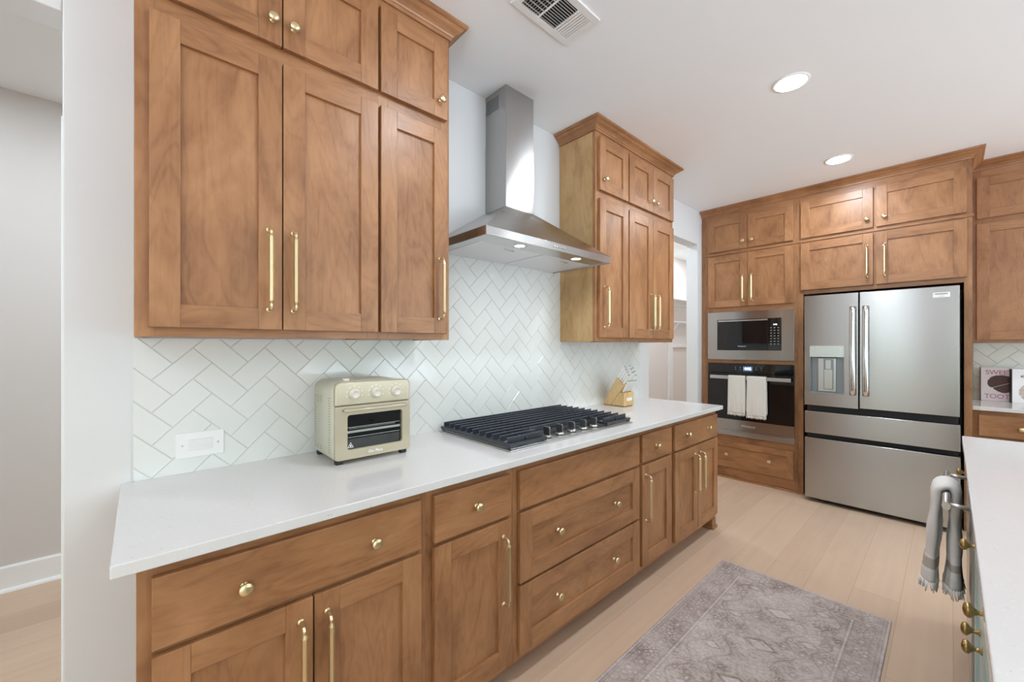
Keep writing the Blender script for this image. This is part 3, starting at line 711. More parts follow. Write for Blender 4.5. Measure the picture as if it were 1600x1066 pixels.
# ------------------------------------------------------------------ KNIFE BLOCK
t = thing('knife_block', 'light wooden knife block standing on the counter right of the cooktop', 'knife block', (.13, 2.64, .914))
ya, yb = 2.575, 2.705
b = MB(); b.prism([(.035, .918), (.105, .918), (.212, 1.066), (.150, 1.121)], 1, ya, yb); b.prism([(.107, .918), (.218, .918), (.218, 1.016), (.178, 1.016)], 1, ya, yb)
blk = b.build('block', M['blockwood'], t, .0025)
for x in (.05, .205):
    for y in (ya+.012, yb-.012):
        b = MB(); b.lathe([(0, .006), (.004, .006)], (x, y, .9142), (0, 0, 1), 10); b.build('rubber_foot', M['rubber'], blk)
b = MB(); b.prism(rrect(2.608, 2.680, .954, .978, .008, rb=.008), 0, .218, .2192); o = b.build('badge', M['white'], t)
def knife(base, d, L, w, th_, lab=None):
    d = Vector(d).normalized(); p = Vector(base); side = d.cross(Vector((0, 1, 0))).normalized()
    b = MB(); rings = []
    for s, k in ((0, .75), (.15, .95), (.5, .85), (.85, 1.05), (1, .9)):
        c = p+d*(L*s); rings.append([c+side*(w*k*u)+Vector((0, 1, 0))*(th_*v) for u, v in ((-1, -1), (1, -1), (1, 1), (-1, 1))])
    b.loft(rings, smooth=False); h = b.build('knife_handle', M['plastic'], t, .0015)
    b = MB(); c = p-d*.005; b.loft([[c+side*(w*.8*u)+Vector((0, 1, 0))*(th_*.9*v) for u, v in ((-1, -1), (1, -1), (1, 1), (-1, 1))], [p+side*(w*.8*u)+Vector((0, 1, 0))*(th_*.9*v) for u, v in ((-1, -1), (1, -1), (1, 1), (-1, 1))]], smooth=False)
    c = p+d*L; b.loft([[c+side*(w*.95*u)+Vector((0, 1, 0))*(th_*1.05*v) for u, v in ((-1, -1), (1, -1), (1, 1), (-1, 1))], [c+d*.004+side*(w*.8*u)+Vector((0, 1, 0))*(th_*.9*v) for u, v in ((-1, -1), (1, -1), (1, 1), (-1, 1))]], smooth=False)
    b.build('bolster', M['dispdark'], h)
dr = (.107, 0, .165)
for i, s in enumerate((.1, .34, .58, .82)):
    knife((.153+s*.060, 2.592, 1.121-s*.053+.004), dr, .100-.008*i, .0064, .0050)
for i, s in enumerate((.15, .45, .75)):
    knife((.153+s*.060, 2.640, 1.121-s*.053+.004), dr, .112-.010*i, .0062, .0050)
for i in range(3): knife((.170+.018*i, 2.684, 1.109-i*.016), dr, .100-.012*i, .0060, .0048)
for i in range(6): knife((.200, 2.588+i*.0205, 1.0215), (.085, 0, .15), .092, .0054, .0034)

# ------------------------------------------------------------------ FAR WALL: oven cabinet, appliances, fridge surround
YK, YD = 4.450, 4.430
G2 = 'maple cabinets on the refrigerator wall'
def far_upper(t, doors_low, doors_up, zl):
    for a0, a1, h in doors_low: shaker('F', YD, a0, a1, zl, 2.283, t, fw=.066, pull=(h, 1.935 if zl < 1.8 else 2.06))
    for a0, a1, k in doors_up: shaker('F', YD, a0, a1, 2.333, 2.662, t, fw=.066, knobs=[(k, 2.405)])
t = thing('oven_cabinet', 'tall maple cabinet in the corner holding the microwave and wall oven', 'cabinet', (.44, 4.75, 0), G2)
x0, x1 = .040, .867
b = MB(); y1_ = YB-.002
b.box(x0, x0+.035, YK, y1_, 0, ZC-.002); b.box(x1-.022, x1, YK, y1_, 0, ZC-.002)
b.box(x0+.035, x1-.022, y1_-.01, y1_, .02, ZC-.002)
for r0, r1 in ((.02, .448), (1.178, 1.216), (1.705, 1.760), (2.270, 2.345), (2.64, ZC-.002)): b.box(x0+.035, x1-.022, YK, YK+.020, r0, r1, 0)
for r0, r1 in ((.428, .446), (1.186, 1.210), (1.712, 1.735)): b.box(x0+.035, x1-.022, YK+.020, y1_-.01, r0, r1, 0)
b.box(x0-.03, x1, YK-.018, YK, 0, .018, 0); b.box(.003, x0+.001, YK+.006, YK+.022, 0, ZC-.003); b.box(.828, x1-.0005, YK-.0008, YK+.019, .449, ZC-.003); b.box(x0+.0005, .080, YK-.0008, YK+.019, .449, ZC-.003)
b.box(x0, x1, YK-.008, YK, 2.300, 2.318, 0)
b.build('body', M['wood'], t, .0008)
far_upper(t, [(.074, .450, .414), (.454, .832, .494)], [(.074, .450, .412), (.454, .832, .494)], 1.755)
for o in [c for c in t.children if c.name.startswith('door')]: pass
d = shaker('F', YD, .080, .836, .117, .380, t, 'drawer', .058, grain='h', knobs=[(.264, .250), (.644, .250)])

t = thing('microwave_oven', 'built-in stainless microwave with black glass above the wall oven', 'microwave', (.458, 4.6, 1.22))
mx0, mx1, mz0, mz1 = .073, .843, 1.217, 1.703
yf = YK-.022
b = MB(); b.box(mx0, .168, yf, YK-.001, mz0, mz1); b.box(.743, mx1, yf, YK-.001, mz0, mz1); b.box(.168, .743, yf, YK-.001, 1.622, mz1, 0); b.box(.168, .743, yf, YK-.001, mz0, 1.312, 0)
b.build('trim_frame', M['steel'], t, .001)
box_obj('body', M['dark'], .11, .80, YK+.022, YK+.45, 1.235, 1.685, t)
o = box_obj('door', M['glass_black'], .170, .628, yf+.004, YK+.02, 1.314, 1.620, t, bevel=.001)
box_obj('door_strip', M['steelplain'], .176, .626, yf+.001, yf+.004, 1.604, 1.616, o)
cpn = box_obj('control_panel', M['glass_black'], .630, .741, yf+.004, YK+.02, 1.314, 1.620, t, bevel=.001)
text('display_digits', '4:46', .018, (.690, yf+.003, 1.560), ROT_Y, M['digits'], cpn)
b = MB()
for r in range(7):
    for c in range(3):
        x, z = .655+c*.030, 1.530-r*.026; b.box(x-.006, x+.006, yf+.0032, yf+.004, z-.003, z+.003)
b.build('key_marks', M['greyink'], cpn)
text('lettering', 'Whirlpool', .018, (.400, yf+.003, 1.352), ROT_Y, M['greyink'], o)

t = thing('wall_oven', 'black glass wall oven below the microwave, two waffle towels over its handle', 'oven', (.46, 4.6, .45))
ox0, ox1 = .077, .844
yf = YK-.024
box_obj('body', M['dark'], .09, .83, YK+.022, YK+.55, .47, 1.165, t)
cpn = box_obj('control_panel', M['glass_black'], ox0, ox1, yf, YK-.001, 1.082, 1.176, t, bevel=.0015)
dsp = box_obj('display', M['display'], .415, .497, yf-.0008, yf, 1.107, 1.150, cpn)
text('display_digits', '4:46', .034, (.456, yf-.0016, 1.129), ROT_Y, M['digits'], cpn)
b = MB()
for x in (.345, .39, .53, .575):
    for z in (1.12, 1.14): b.box(x-.005, x+.005, yf-.0006, yf, z-.002, z+.002)
b.build('key_marks', M['greyink'], cpn)
dr_ = MB(); dr_.box(ox0, ox1, yf-.004, YK-.001, .612, 1.078); dro = dr_.build('door', M['glass_black'], t, .002)
hz0, hz1 = 1.022, 1.056; hy = yf-.055
b = MB(); b.box(.118, .828, hy, hy+.014, hz0, hz1, 0)
for x in (.150, .780): b.box(x, x+.018, hy+.014, yf-.004, hz0+.005, hz1-.005)
b.build('handle', M['steelplain'], dro, .003)
b = MB(); b.box(ox0, ox1, yf-.004, YK-.001, .502, .610, 0); lp = b.build('lower_panel', M['steel'], t, .001)
text('lettering', 'Whirlpool', .030, (.459, yf-.0048, .556), ROT_Y, M['plategrey'], lp, shear=.2)
b = MB(); b.box(ox0, ox1, yf-.002, YK-.001, .448, .462, 0); b.box(ox0, ox1, yf-.002, YK-.004, .470, .480, 0); b.box(ox0, ox1, yf-.002, YK-.004, .488, .497, 0)
b.box(ox0, ox1, YK-.004, YK-.001, .462, .502, 0); b.build('vent_trim', M['steelplain'], t)

def waffle(name, x0, x1, zf, zbk, label, seed):
    """a towel folded over the flat oven handle"""
    rnd = random.Random(seed); ht = hz1+.0035; front = hy-.004; back = hy+.018
    prof = [(front-.004, zf), (front-.003, zf+.10), (front-.001, zf+.22), (front, ht-.02), (front+.001, ht-.004), (front+.006, ht), (back-.006, ht), (back, ht-.005), (back+.002, ht-.05), (back+.003, zbk+.1), (back+.004, zbk)]
    # resample
    pts = []
    for (a, b_), n in zip(zip(prof, prof[1:]), (10, 12, 14, 2, 2, 2, 2, 6, 12, 8)):
        for k in range(n): pts.append((a[0]+(b_[0]-a[0])*k/n, a[1]+(b_[1]-a[1])*k/n))
    pts.append(prof[-1]); b = MB(); N = 26; ph = rnd.random()*6
    grid = []
    for (y, z) in pts:
        drop = max(0, (ht-z))/(ht-zf); row = []
        for i in range(N+1):
            u = i/N; spread = (u-.5)*drop*.006
            wv = .004*drop*math.sin(u*11+ph)+.0025*drop*math.sin(u*23+ph*2)
            if y > hy+.01: wv = abs(wv)*.6; spread += .002*drop
            row.append(b.bm.verts.new((x0+(x1-x0)*u+spread, y+(-abs(wv) if y < hy+.01 else wv), z)))
        grid.append(row)
    for a, c in zip(grid, grid[1:]):
        for i in range(N):
            f = b.bm.faces.new([a[i], a[i+1], c[i+1], c[i]]); f.smooth = True
    t = thing(name, label, 'towel', ((x0+x1)/2, hy, hz1), 'waffle towels over the oven handle')
    o = b.build('cloth', M['waffle'], t); m = o.modifiers.new('thick', 'SOLIDIFY'); m.thickness = .0022; m.offset = 1
    for (yy, zz, sg) in ((front-.0045, zf, -1), (back+.004, zbk, 1)):
        b = MB()
        x = x0-.002
        while x < x1+.002:
            l = .020+rnd.random()*.010; dx = rnd.uniform(-.003, .003)
            b.tube([(x, yy, zz+.002), (x+dx*.5, yy+sg*.001, zz-l*.5), (x+dx, yy, zz-l)], [.0020, .0022, .0014], 5); x += .0042
        b.build('fringe', M['fringe'], t)
waffle('waffle_towel', .296, .452, .690, .735, 'cream waffle-weave towel on the oven handle, the left one', 3)
waffle('waffle_towel', .468, .632, .678, .722, 'cream waffle-weave towel on the oven handle, the right one', 8)

t = thing('refrigerator_cabinet', 'maple cabinet surround above and beside the stainless refrigerator', 'cabinet', (1.395, 4.75, 0), G2)
b = MB()
b.box(.868, .908, YK-.001, y1_, 0, 1.835); b.box(.868, .912, YK-.018, YK-.001, 0, .018, 0); b.box(1.884, 1.924, YK-.001, y1_, 0, ZC-.002); b.box(.868, .886, YK, y1_, 1.835, ZC-.002)
for r0, r1 in ((1.825, 1.872), (2.270, 2.345), (2.64, ZC-.002)): b.box(.886, 1.884, YK, YK+.020, r0, r1, 0)
b.box(1.375, 1.415, YK, YK+.02, 1.872, 2.27); b.box(1.375, 1.415, YK, YK+.02, 2.345, 2.64)
b.box(.886, 1.884, YK+.02, y1_, 1.835, 1.853, 0)
b.box(.868, 1.932, YK-.009, YK-.001, 2.300, 2.318, 0)
b.build('body', M['wood'], t, .0008)
far_upper(t, [(.890, 1.385, 1.345), (1.405, 1.898, 1.452)], [(.890, 1.385, 1.345), (1.405, 1.898, 1.452)], 1.862)

t = thing('refrigerator', 'stainless French-door refrigerator with ice dispenser between the wood panels', 'refrigerator', (1.405, 4.7, 0))
fy = 4.300
box_obj('body', M['dark'], .952, 1.855, 4.375, 5.06, .02, 1.78, t)
b = MB(); b.box(.962, 1.845, 4.42, 4.46, 0, .02); b.build('base_grille', M['dark'], t)
# left door with dispenser recess
dx0, dx1, dz0, dz1 = .983, 1.219, .950, 1.357
b = MB(); L0, L1, Z0, Z1 = .946, 1.307, .843, 1.792
b.box(L0, dx0, fy, fy+.065, Z0, Z1); b.box(dx1, L1, fy, fy+.065, Z0, Z1); b.box(dx0, dx1, fy, fy+.065, dz1, Z1); b.box(dx0, dx1, fy, fy+.065, Z0, dz0)
b.box(dx0, dx1, fy+.060, fy+.065, dz0, dz1)
ld = b.build('door', M['steel'], t)
b = MB(); b.box(dx0+.001, dx1-.001, fy-.002, fy+.02, 1.262, dz1); o = b.build('dispenser_panel', M['dispenser'], ld, .001)
b = MB()
for z in (1.335, 1.315, 1.295):
    for x in (1.003, 1.197): b.box(x-.008, x+.008, fy-.0026, fy-.002, z-.002, z+.002)
for i in range(3): b.box(1.07+i*.03, 1.088+i*.03, fy-.0026, fy-.002, 1.270, 1.273)
b.build('key_marks', M['greyink'], o)
b = MB(); zc0, zc1 = dz0, 1.262
b.box(dx0+.001, dx0+.006, fy-.001, fy+.058, zc0, zc1); b.box(dx1-.006, dx1-.001, fy-.001, fy+.058, zc0, zc1)
b.box(dx0+.006, dx1-.006, fy+.052, fy+.058, zc0, zc1); b.box(dx0+.006, dx1-.006, fy-.003, fy+.052, zc0, zc0+.010)
b.build('dispenser_cavity', M['dispdark'], ld, .001)
b = MB(); b.box(1.035, 1.160, fy+.030, fy+.052, zc0+.012, 1.255); b.build('dispenser_back', M['steelplain'], ld, .006)
b = MB(); b.box(1.078, 1.143, fy+.016, fy+.030, .985, 1.245); pd = b.build('dispenser_paddle', M['dispdark'], ld, .003)
b = MB(); b.box(1.083, 1.138, fy+.012, fy+.016, .990, 1.155); b.box(1.092, 1.129, fy+.010, fy+.016, 1.16, 1.235); b.build('paddle_face', M['steelplain'], pd, .002)
b = MB(); b.box(1.316, 1.862, fy, fy+.065, .848, 1.792); rd = b.build('door', M['steel'], t, .003)
b = MB(); b.box(1.728, 1.815, fy-.0015, fy, 1.712, 1.748); bd = b.build('badge', M['plastic'], rd, .0008)
text('lettering', 'FRIGIDAIRE', .0125, (1.7715, fy-.0022, 1.737), ROT_Y, M['ink'], bd)
text('lettering', 'GALLERY', .008, (1.7715, fy-.0022, 1.721), ROT_Y, M['greyink'], bd)
for (xc, dpar) in ((1.276, ld), (1.356, rd)):
    b = MB(); rings = []
    for k in range(17):
        s = k/16; z = .953+s*.725; bow = .050-.020*(2*s-1)**2; hw_ = .0195; th2 = .009
        if k in (0, 16): th2 = .006
        rings.append([(xc-hw_, fy-bow, z), (xc-hw_*.4, fy-bow-th2, z), (xc+hw_*.4, fy-bow-th2, z), (xc+hw_, fy-bow, z), (xc+hw_*.8, fy-bow+th2, z), (xc-hw_*.8, fy-bow+th2, z)])
    b.loft(rings)
    for z in (.975, 1.640): b.box(xc-.010, xc+.010, fy-.034, fy, z, z+.025)
    b.build('handle', M['chrome'], dpar)
b = MB(); b.box(.949, 1.865, fy, fy+.062, .600, .790, 0); b.build('drawer', M['steel'], t, .003)
b = MB(); b.box(.949, 1.865, fy, fy+.062, .038, .560, 0); b.build('drawer', M['steel'], t, .003)

# right-hand cabinets on the far wall
t = thing('wall_cabinet', 'maple wall cabinet right of the refrigerator above the cookbooks', 'cabinet', (2.33, 4.97, 1.385), G2)
b = MB(); yu = 4.82
b.box(1.926, 1.946, yu, y1_, 1.385, ZC-.002); b.box(2.74, 2.76, yu, y1_, 1.385, ZC-.002); b.box(1.946, 2.74, yu+.02, y1_, 1.385, 1.403, 0)
for r0, r1 in ((1.385, 1.43), (2.285, 2.365), (2.64, ZC-.002)): b.box(1.946, 2.74, yu, yu+.02, r0, r1, 0)
b.box(1.9265, 1.975, yu-.0008, yu+.019, 1.3855, ZC-.003)
b.box(2.32, 2.36, yu, yu+.02, 1.43, 2.64); b.build('body', M['wood'], t, .0008)
for a0, a1 in ((1.955, 2.338), (2.342, 2.73)):
    shaker('F', yu-.02, a0, a1, 1.405, 2.303, t, fw=.066, pull=(a1-.033 if a0 < 2 else a0+.033, 1.60))
    shaker('F', yu-.02, a0, a1, 2.345, 2.660, t, fw=.066, knobs=[(a1-.03 if a0 < 2 else a0+.03, 2.42)])
crown('crown_moulding', [(.004, YK), (1.924, YK), (1.924, yu), (2.76, yu), (2.76, YB-.002)], 1, 'stained crown moulding running along the cabinets of the refrigerator wall')
t = thing('base_cabinet', 'maple base cabinet right of the refrigerator, mostly behind the island', 'cabinet', (2.33, 4.84, 0), G2)
b = MB(); yb_ = 4.56
b.box(1.926, 1.946, yb_, y1_, .095, .885); b.box(2.74, 2.76, yb_, y1_, .095, .885); b.box(1.946, 2.74, yb_+.02, y1_, .095, .115, 0)
for r0, r1 in ((.095, .125), (.665, .715), (.838, .885)): b.box(1.946, 2.74, yb_, yb_+.02, r0, r1, 0)
b.box(2.33, 2.37, yb_, yb_+.02, .125, .838); b.box(1.9265, 1.975, yb_-.0008, yb_+.019, .096, .884); b.build('body', M['wood'], t, .0008)
box_obj('toe_kick', M['wood'], 1.926, 2.76, yb_+.07, y1_, 0, .095, t, 0)
for a0, a1 in ((1.957, 2.348), (2.352, 2.73)):
    slab('F', yb_-.02, a0, a1, .700, .852, t, [((a0+a1)/2, .770)]); shaker('F', yb_-.02, a0, a1, .11, .685, t, fw=.066, pull=(a1-.033 if a0 < 2 else a0+.033, .50))
b = MB(); b.box(1.926, 2.775, 4.515, YB-.002, .886, .914); tag(b.build('countertop', M['quartz'], bevel=.003), 'short white countertop right of the refrigerator under the cookbooks', 'countertop')

# cookbooks
t = thing('cookbook', 'white cookbook with pink title and a chocolate cookie cover', 'book', (1.985, 5.055, .9145), 'cookbooks propped right of the refrigerator')
bx0, by0, bz0 = 1.985, 5.052, .9145
b = MB(); b.box(bx0, bx0+.200, by0, by0+.003, bz0, bz0+.268); b.box(bx0, bx0+.200, by0+.027, by0+.030, bz0, bz0+.268); cv = b.build('cover', M['cover'], t, .0006)
b = MB(); b.box(bx0-.004, bx0+.0, by0, by0+.030, bz0, bz0+.268); b.build('spine', M['maroon'], t, .0006)
b = MB(); b.box(bx0+.001, bx0+.195, by0+.003, by0+.027, bz0+.003, bz0+.265); b.build('pages', M['page'], t)
text('title', 'SWEET', .050, (bx0+.095, by0-.0008, bz0+.228), ROT_Y, M['pink'], cv, sx=.92)
text('title', 'TOOTH', .050, (bx0+.100, by0-.0008, bz0+.036), ROT_Y, M['pink'], cv, sx=.92)
def blob(cx, cz, rx, rz, y, n=26, sd=1, cut=None):
    r = random.Random(sd); o = []
    for k in range(n):
        a = 2*PI*k/n; q = 1+r.uniform(-.05, .05); x, z = cx+rx*q*math.cos(a), cz+rz*q*math.sin(a)
        if cut:
            d = (x-cx)*cut[0]+(z-cz)*cut[1]-cut[2]
            if d > 0: x -= d*cut[0]; z -= d*cut[1]
        o.append((x, y, z))
    return o
nn = Vector((.50, -.866))
b = MB(); b.poly(blob(bx0+.104, bz0+.150, .070, .058, by0-.0006, sd=2, cut=(.42, -.907, .020)))
q = blob(bx0+.122, bz0+.120, .062, .052, by0-.0007, sd=5, cut=(-.42, .907, .012)); b.poly(q); b.build('cookie_picture', M['cookie'], cv)
t = thing('cookbook', 'white cookbook with charcoal spine and food photograph, cut by the right edge', 'book', (2.14, 5.0, .9145), 'cookbooks propped right of the refrigerator')
Rm = Matrix.Translation((2.142, 4.990, .9145)) @ Matrix.Rotation(math.radians(14), 4, 'Z')
def tb(mb): bmesh.ops.transform(mb.bm, matrix=Rm, verts=mb.bm.verts); return mb
b = MB(); b.box(0, .19, 0, .003, 0, .262); b.box(0, .19, .031, .034, 0, .262); cv = tb(b).build('cover', M['cover'], t, .0006)
b = MB(); b.box(-.004, 0, 0, .034, 0, .262); b.box(-.004, .0, -.0005, 0, 0, .262); tb(b).build('spine', M['navy'], t, .0006)
b = MB(); b.box(.001, .186, .003, .031, .003, .259); tb(b).build('pages', M['page'], t)
b = MB(); b.poly(blob(.11, .085, .075, .080, -.0008, sd=9)); tb(b).build('food_picture', M['photo'], cv)
tt = text('title', 'KITCHEN', .022, Rm @ Vector((.09, -.001, .205)), (PI/2, 0, math.radians(14)), M['ink'], cv)

# ------------------------------------------------------------------ ISLAND
ix0, iy1 = 1.855, 2.989
b = MB(); b.box(ix0, 2.95, .25, iy1, .884, .914); tag(b.build('countertop', M['quartz'], bevel=.003, seg=3), 'white island countertop running along the right edge of the photograph', 'countertop')
XI = 1.870       # door fronts of the island
t = thing('kitchen_island', 'pale sage painted island with aged brass knobs, seen edge-on at right', 'island', (2.4, 1.6, 0))
b = MB(); b.box(XI+.020, 2.90, .30, 2.035, .09, .884); b.box(XI+.020, 2.90, 2.665, 2.965, .09, .884); b.box(2.5, 2.90, 2.035, 2.665, .09, .884); b.box(XI+.09, 2.85, .32, 2.03, 0, .09); b.build('body', M['island'], t, .001)
def iknob(par, y, z):
    o = bpy.data.objects.new('knob', IK); C.objects.link(o); o.parent = par; o.location = Vector((XI, y, z))-ORG[par]
b = MB(); b.lathe([(0, .009), (.003, .008), (.005, .0048), (.012, .0048), (.017, .008), (.023, .0155), (.028, .0165), (.033, .013), (.0355, .006), (.036, 0)], (0, 0, 0), (-1, 0, 0), 22)
o = b.build('knob', M['darkbrass']); IK = o.data; bpy.data.objects.remove(o)
def ifront(name, y0, y1, z0, z1, knobs, flat=False):
    b = MB()
    if flat: b.box(XI, XI+.019, y0, y1, z0, z1)
    else:
        f = .06; b.box(XI, XI+.019, y0, y0+f, z0, z1); b.box(XI, XI+.019, y1-f, y1, z0, z1); b.box(XI, XI+.019, y0+f, y1-f, z1-f, z1); b.box(XI, XI+.019, y0+f, y1-f, z0, z0+f); b.box(XI+.009, XI+.018, y0+f, y1-f, z0+f, z1-f)
    d = b.build(name, M['island'], t, .0015)
    for y, z in knobs: iknob(d, y, z)
ifront('drawer', 1.135, 2.025, .705, .862, [(1.80, .770), (1.36, .770)], True)
ifront('door', 1.135, 1.578, .11, .690, [(1.535, .600)]); ifront('door', 1.582, 2.025, .11, .690, [(1.630, .600)])
ifront('drawer', .32, 1.125, .705, .862, [(.90, .770), (.52, .77)], True); ifront('door', .32, .72, .11, .69, [(.68, .60)]); ifront('door', .724, 1.125, .11, .69, [(.77, .60)])
ifront('drawer', 2.675, 2.955, .705, .862, [(2.815, .770)], True); ifront('door', 2.675, 2.955, .11, .69, [(2.72, .62)])
t = thing('dishwasher', 'stainless dishwasher built into the island, bar handle under a grey towel', 'dishwasher', (2.1, 2.35, 0))
box_obj('tub', M['dark'], XI+.025, 2.48, 2.05, 2.65, .02, .86, t)
dd = box_obj('door', M['steel'], XI-.006, XI+.022, 2.048, 2.652, .11, .875, t, bevel=.003)
hx, hzz = 1.806, .795
b = MB(); b.tube([(hx, 2.085, hzz), (hx, 2.615, hzz)], .011, 12, (Vector((0, 0, 1)), 1.35))
for y in (2.11, 2.59): b.tube([(hx, y, hzz), (XI-.006, y, hzz)], .008, 10)
b.build('handle', M['steelplain'], dd)
box_obj('toe_kick', M['dark'], XI+.06, XI+.08, 2.05, 2.65, 0, .11, t)
# grey towel over the bar
t = thing('hand_towel', 'grey fringed hand towel with taupe stripe hanging from the dishwasher handle', 'towel', (hx, 2.33, hzz))
def drape():
    N = 24; hxx = hx
    path = []      # (x, z) of the folded bundle's centre line, front drop, over the bar, back drop
    zf, zk, rr = .455, .445, .0245
    for k in range(26):
        q = k/26; path.append((hxx-rr-.022*(1-q)**1.3, zf+(hzz-zf)*q))
    for k in range(9):
        a = PI-PI*k/8; path.append((hxx+rr*math.cos(a), hzz+rr*1.1*math.sin(a)))
    for k in range(1, 27): path.append((hxx+rr-.006*k/26, hzz-(hzz-zk)*k/26))
    P = [Vector((x, 0, z)) for x, z in path]; rings = []; b = MB(); n = 28
    for i, p in enumerate(P):
        t_ = (P[min(i+1, len(P)-1)]-P[max(i-1, 0)]).normalized(); nrm = Vector((-t_.z, 0, t_.x))
        s_ = min(i, len(P)-1-i)/30.0; back = i > 30
        th_ = .0165+.004*(1-s_)+(.002*math.sin(i*.55)); ww = .088+.016*(1-s_); yc = 2.32+(.012 if back else -.004)+.004*math.sin(i*.3)
        ring = []
        for k in range(n):
            a = 2*PI*k/n; ca, sa = math.cos(a), math.sin(a)
            yy = math.copysign(abs(ca)**.55, ca)*ww; tt = math.copysign(abs(sa)**.75, sa)*th_
            tt += .0035*math.sin(yy*75+i*.10+(2 if back else 0))*(1.15-s_)
            ring.append(Vector((0, yc+yy, 0))+p+nrm*tt)
        rings.append(ring)
    fs = b.loft(rings, g=2)
    for f in fs:
        z = f.calc_center_median().z-zf
        f.material_index = 1 if .055 < z < .090 else (2 if .035 < z < .055 or .090 < z < .107 else 0)
    R0, R1 = [v.copy() for v in rings[0]], [v.copy() for v in rings[-1]]
    o = b.build('cloth', [M['towel'], M['towelstripe'], M['towelwhite']], t)
    rnd = random.Random(4)
    for RR in (R0, R1):
        b = MB()
        for a, c in zip(RR, RR[1:]+RR[:1]):
            m_ = max(1, int((c-a).length/.0045))
            for k in range(m_):
                p = a.lerp(c, k/m_); l = .022+rnd.random()*.016; d = Vector((rnd.uniform(-.007, .007), rnd.uniform(-.007, .007), -l))
                b.tube([p+Vector((0, 0, .004)), p+d*.5, p+d], [.0026, .0026, .0014], 5)
        b.build('fringe', M['towelwhite'], t)
drape()

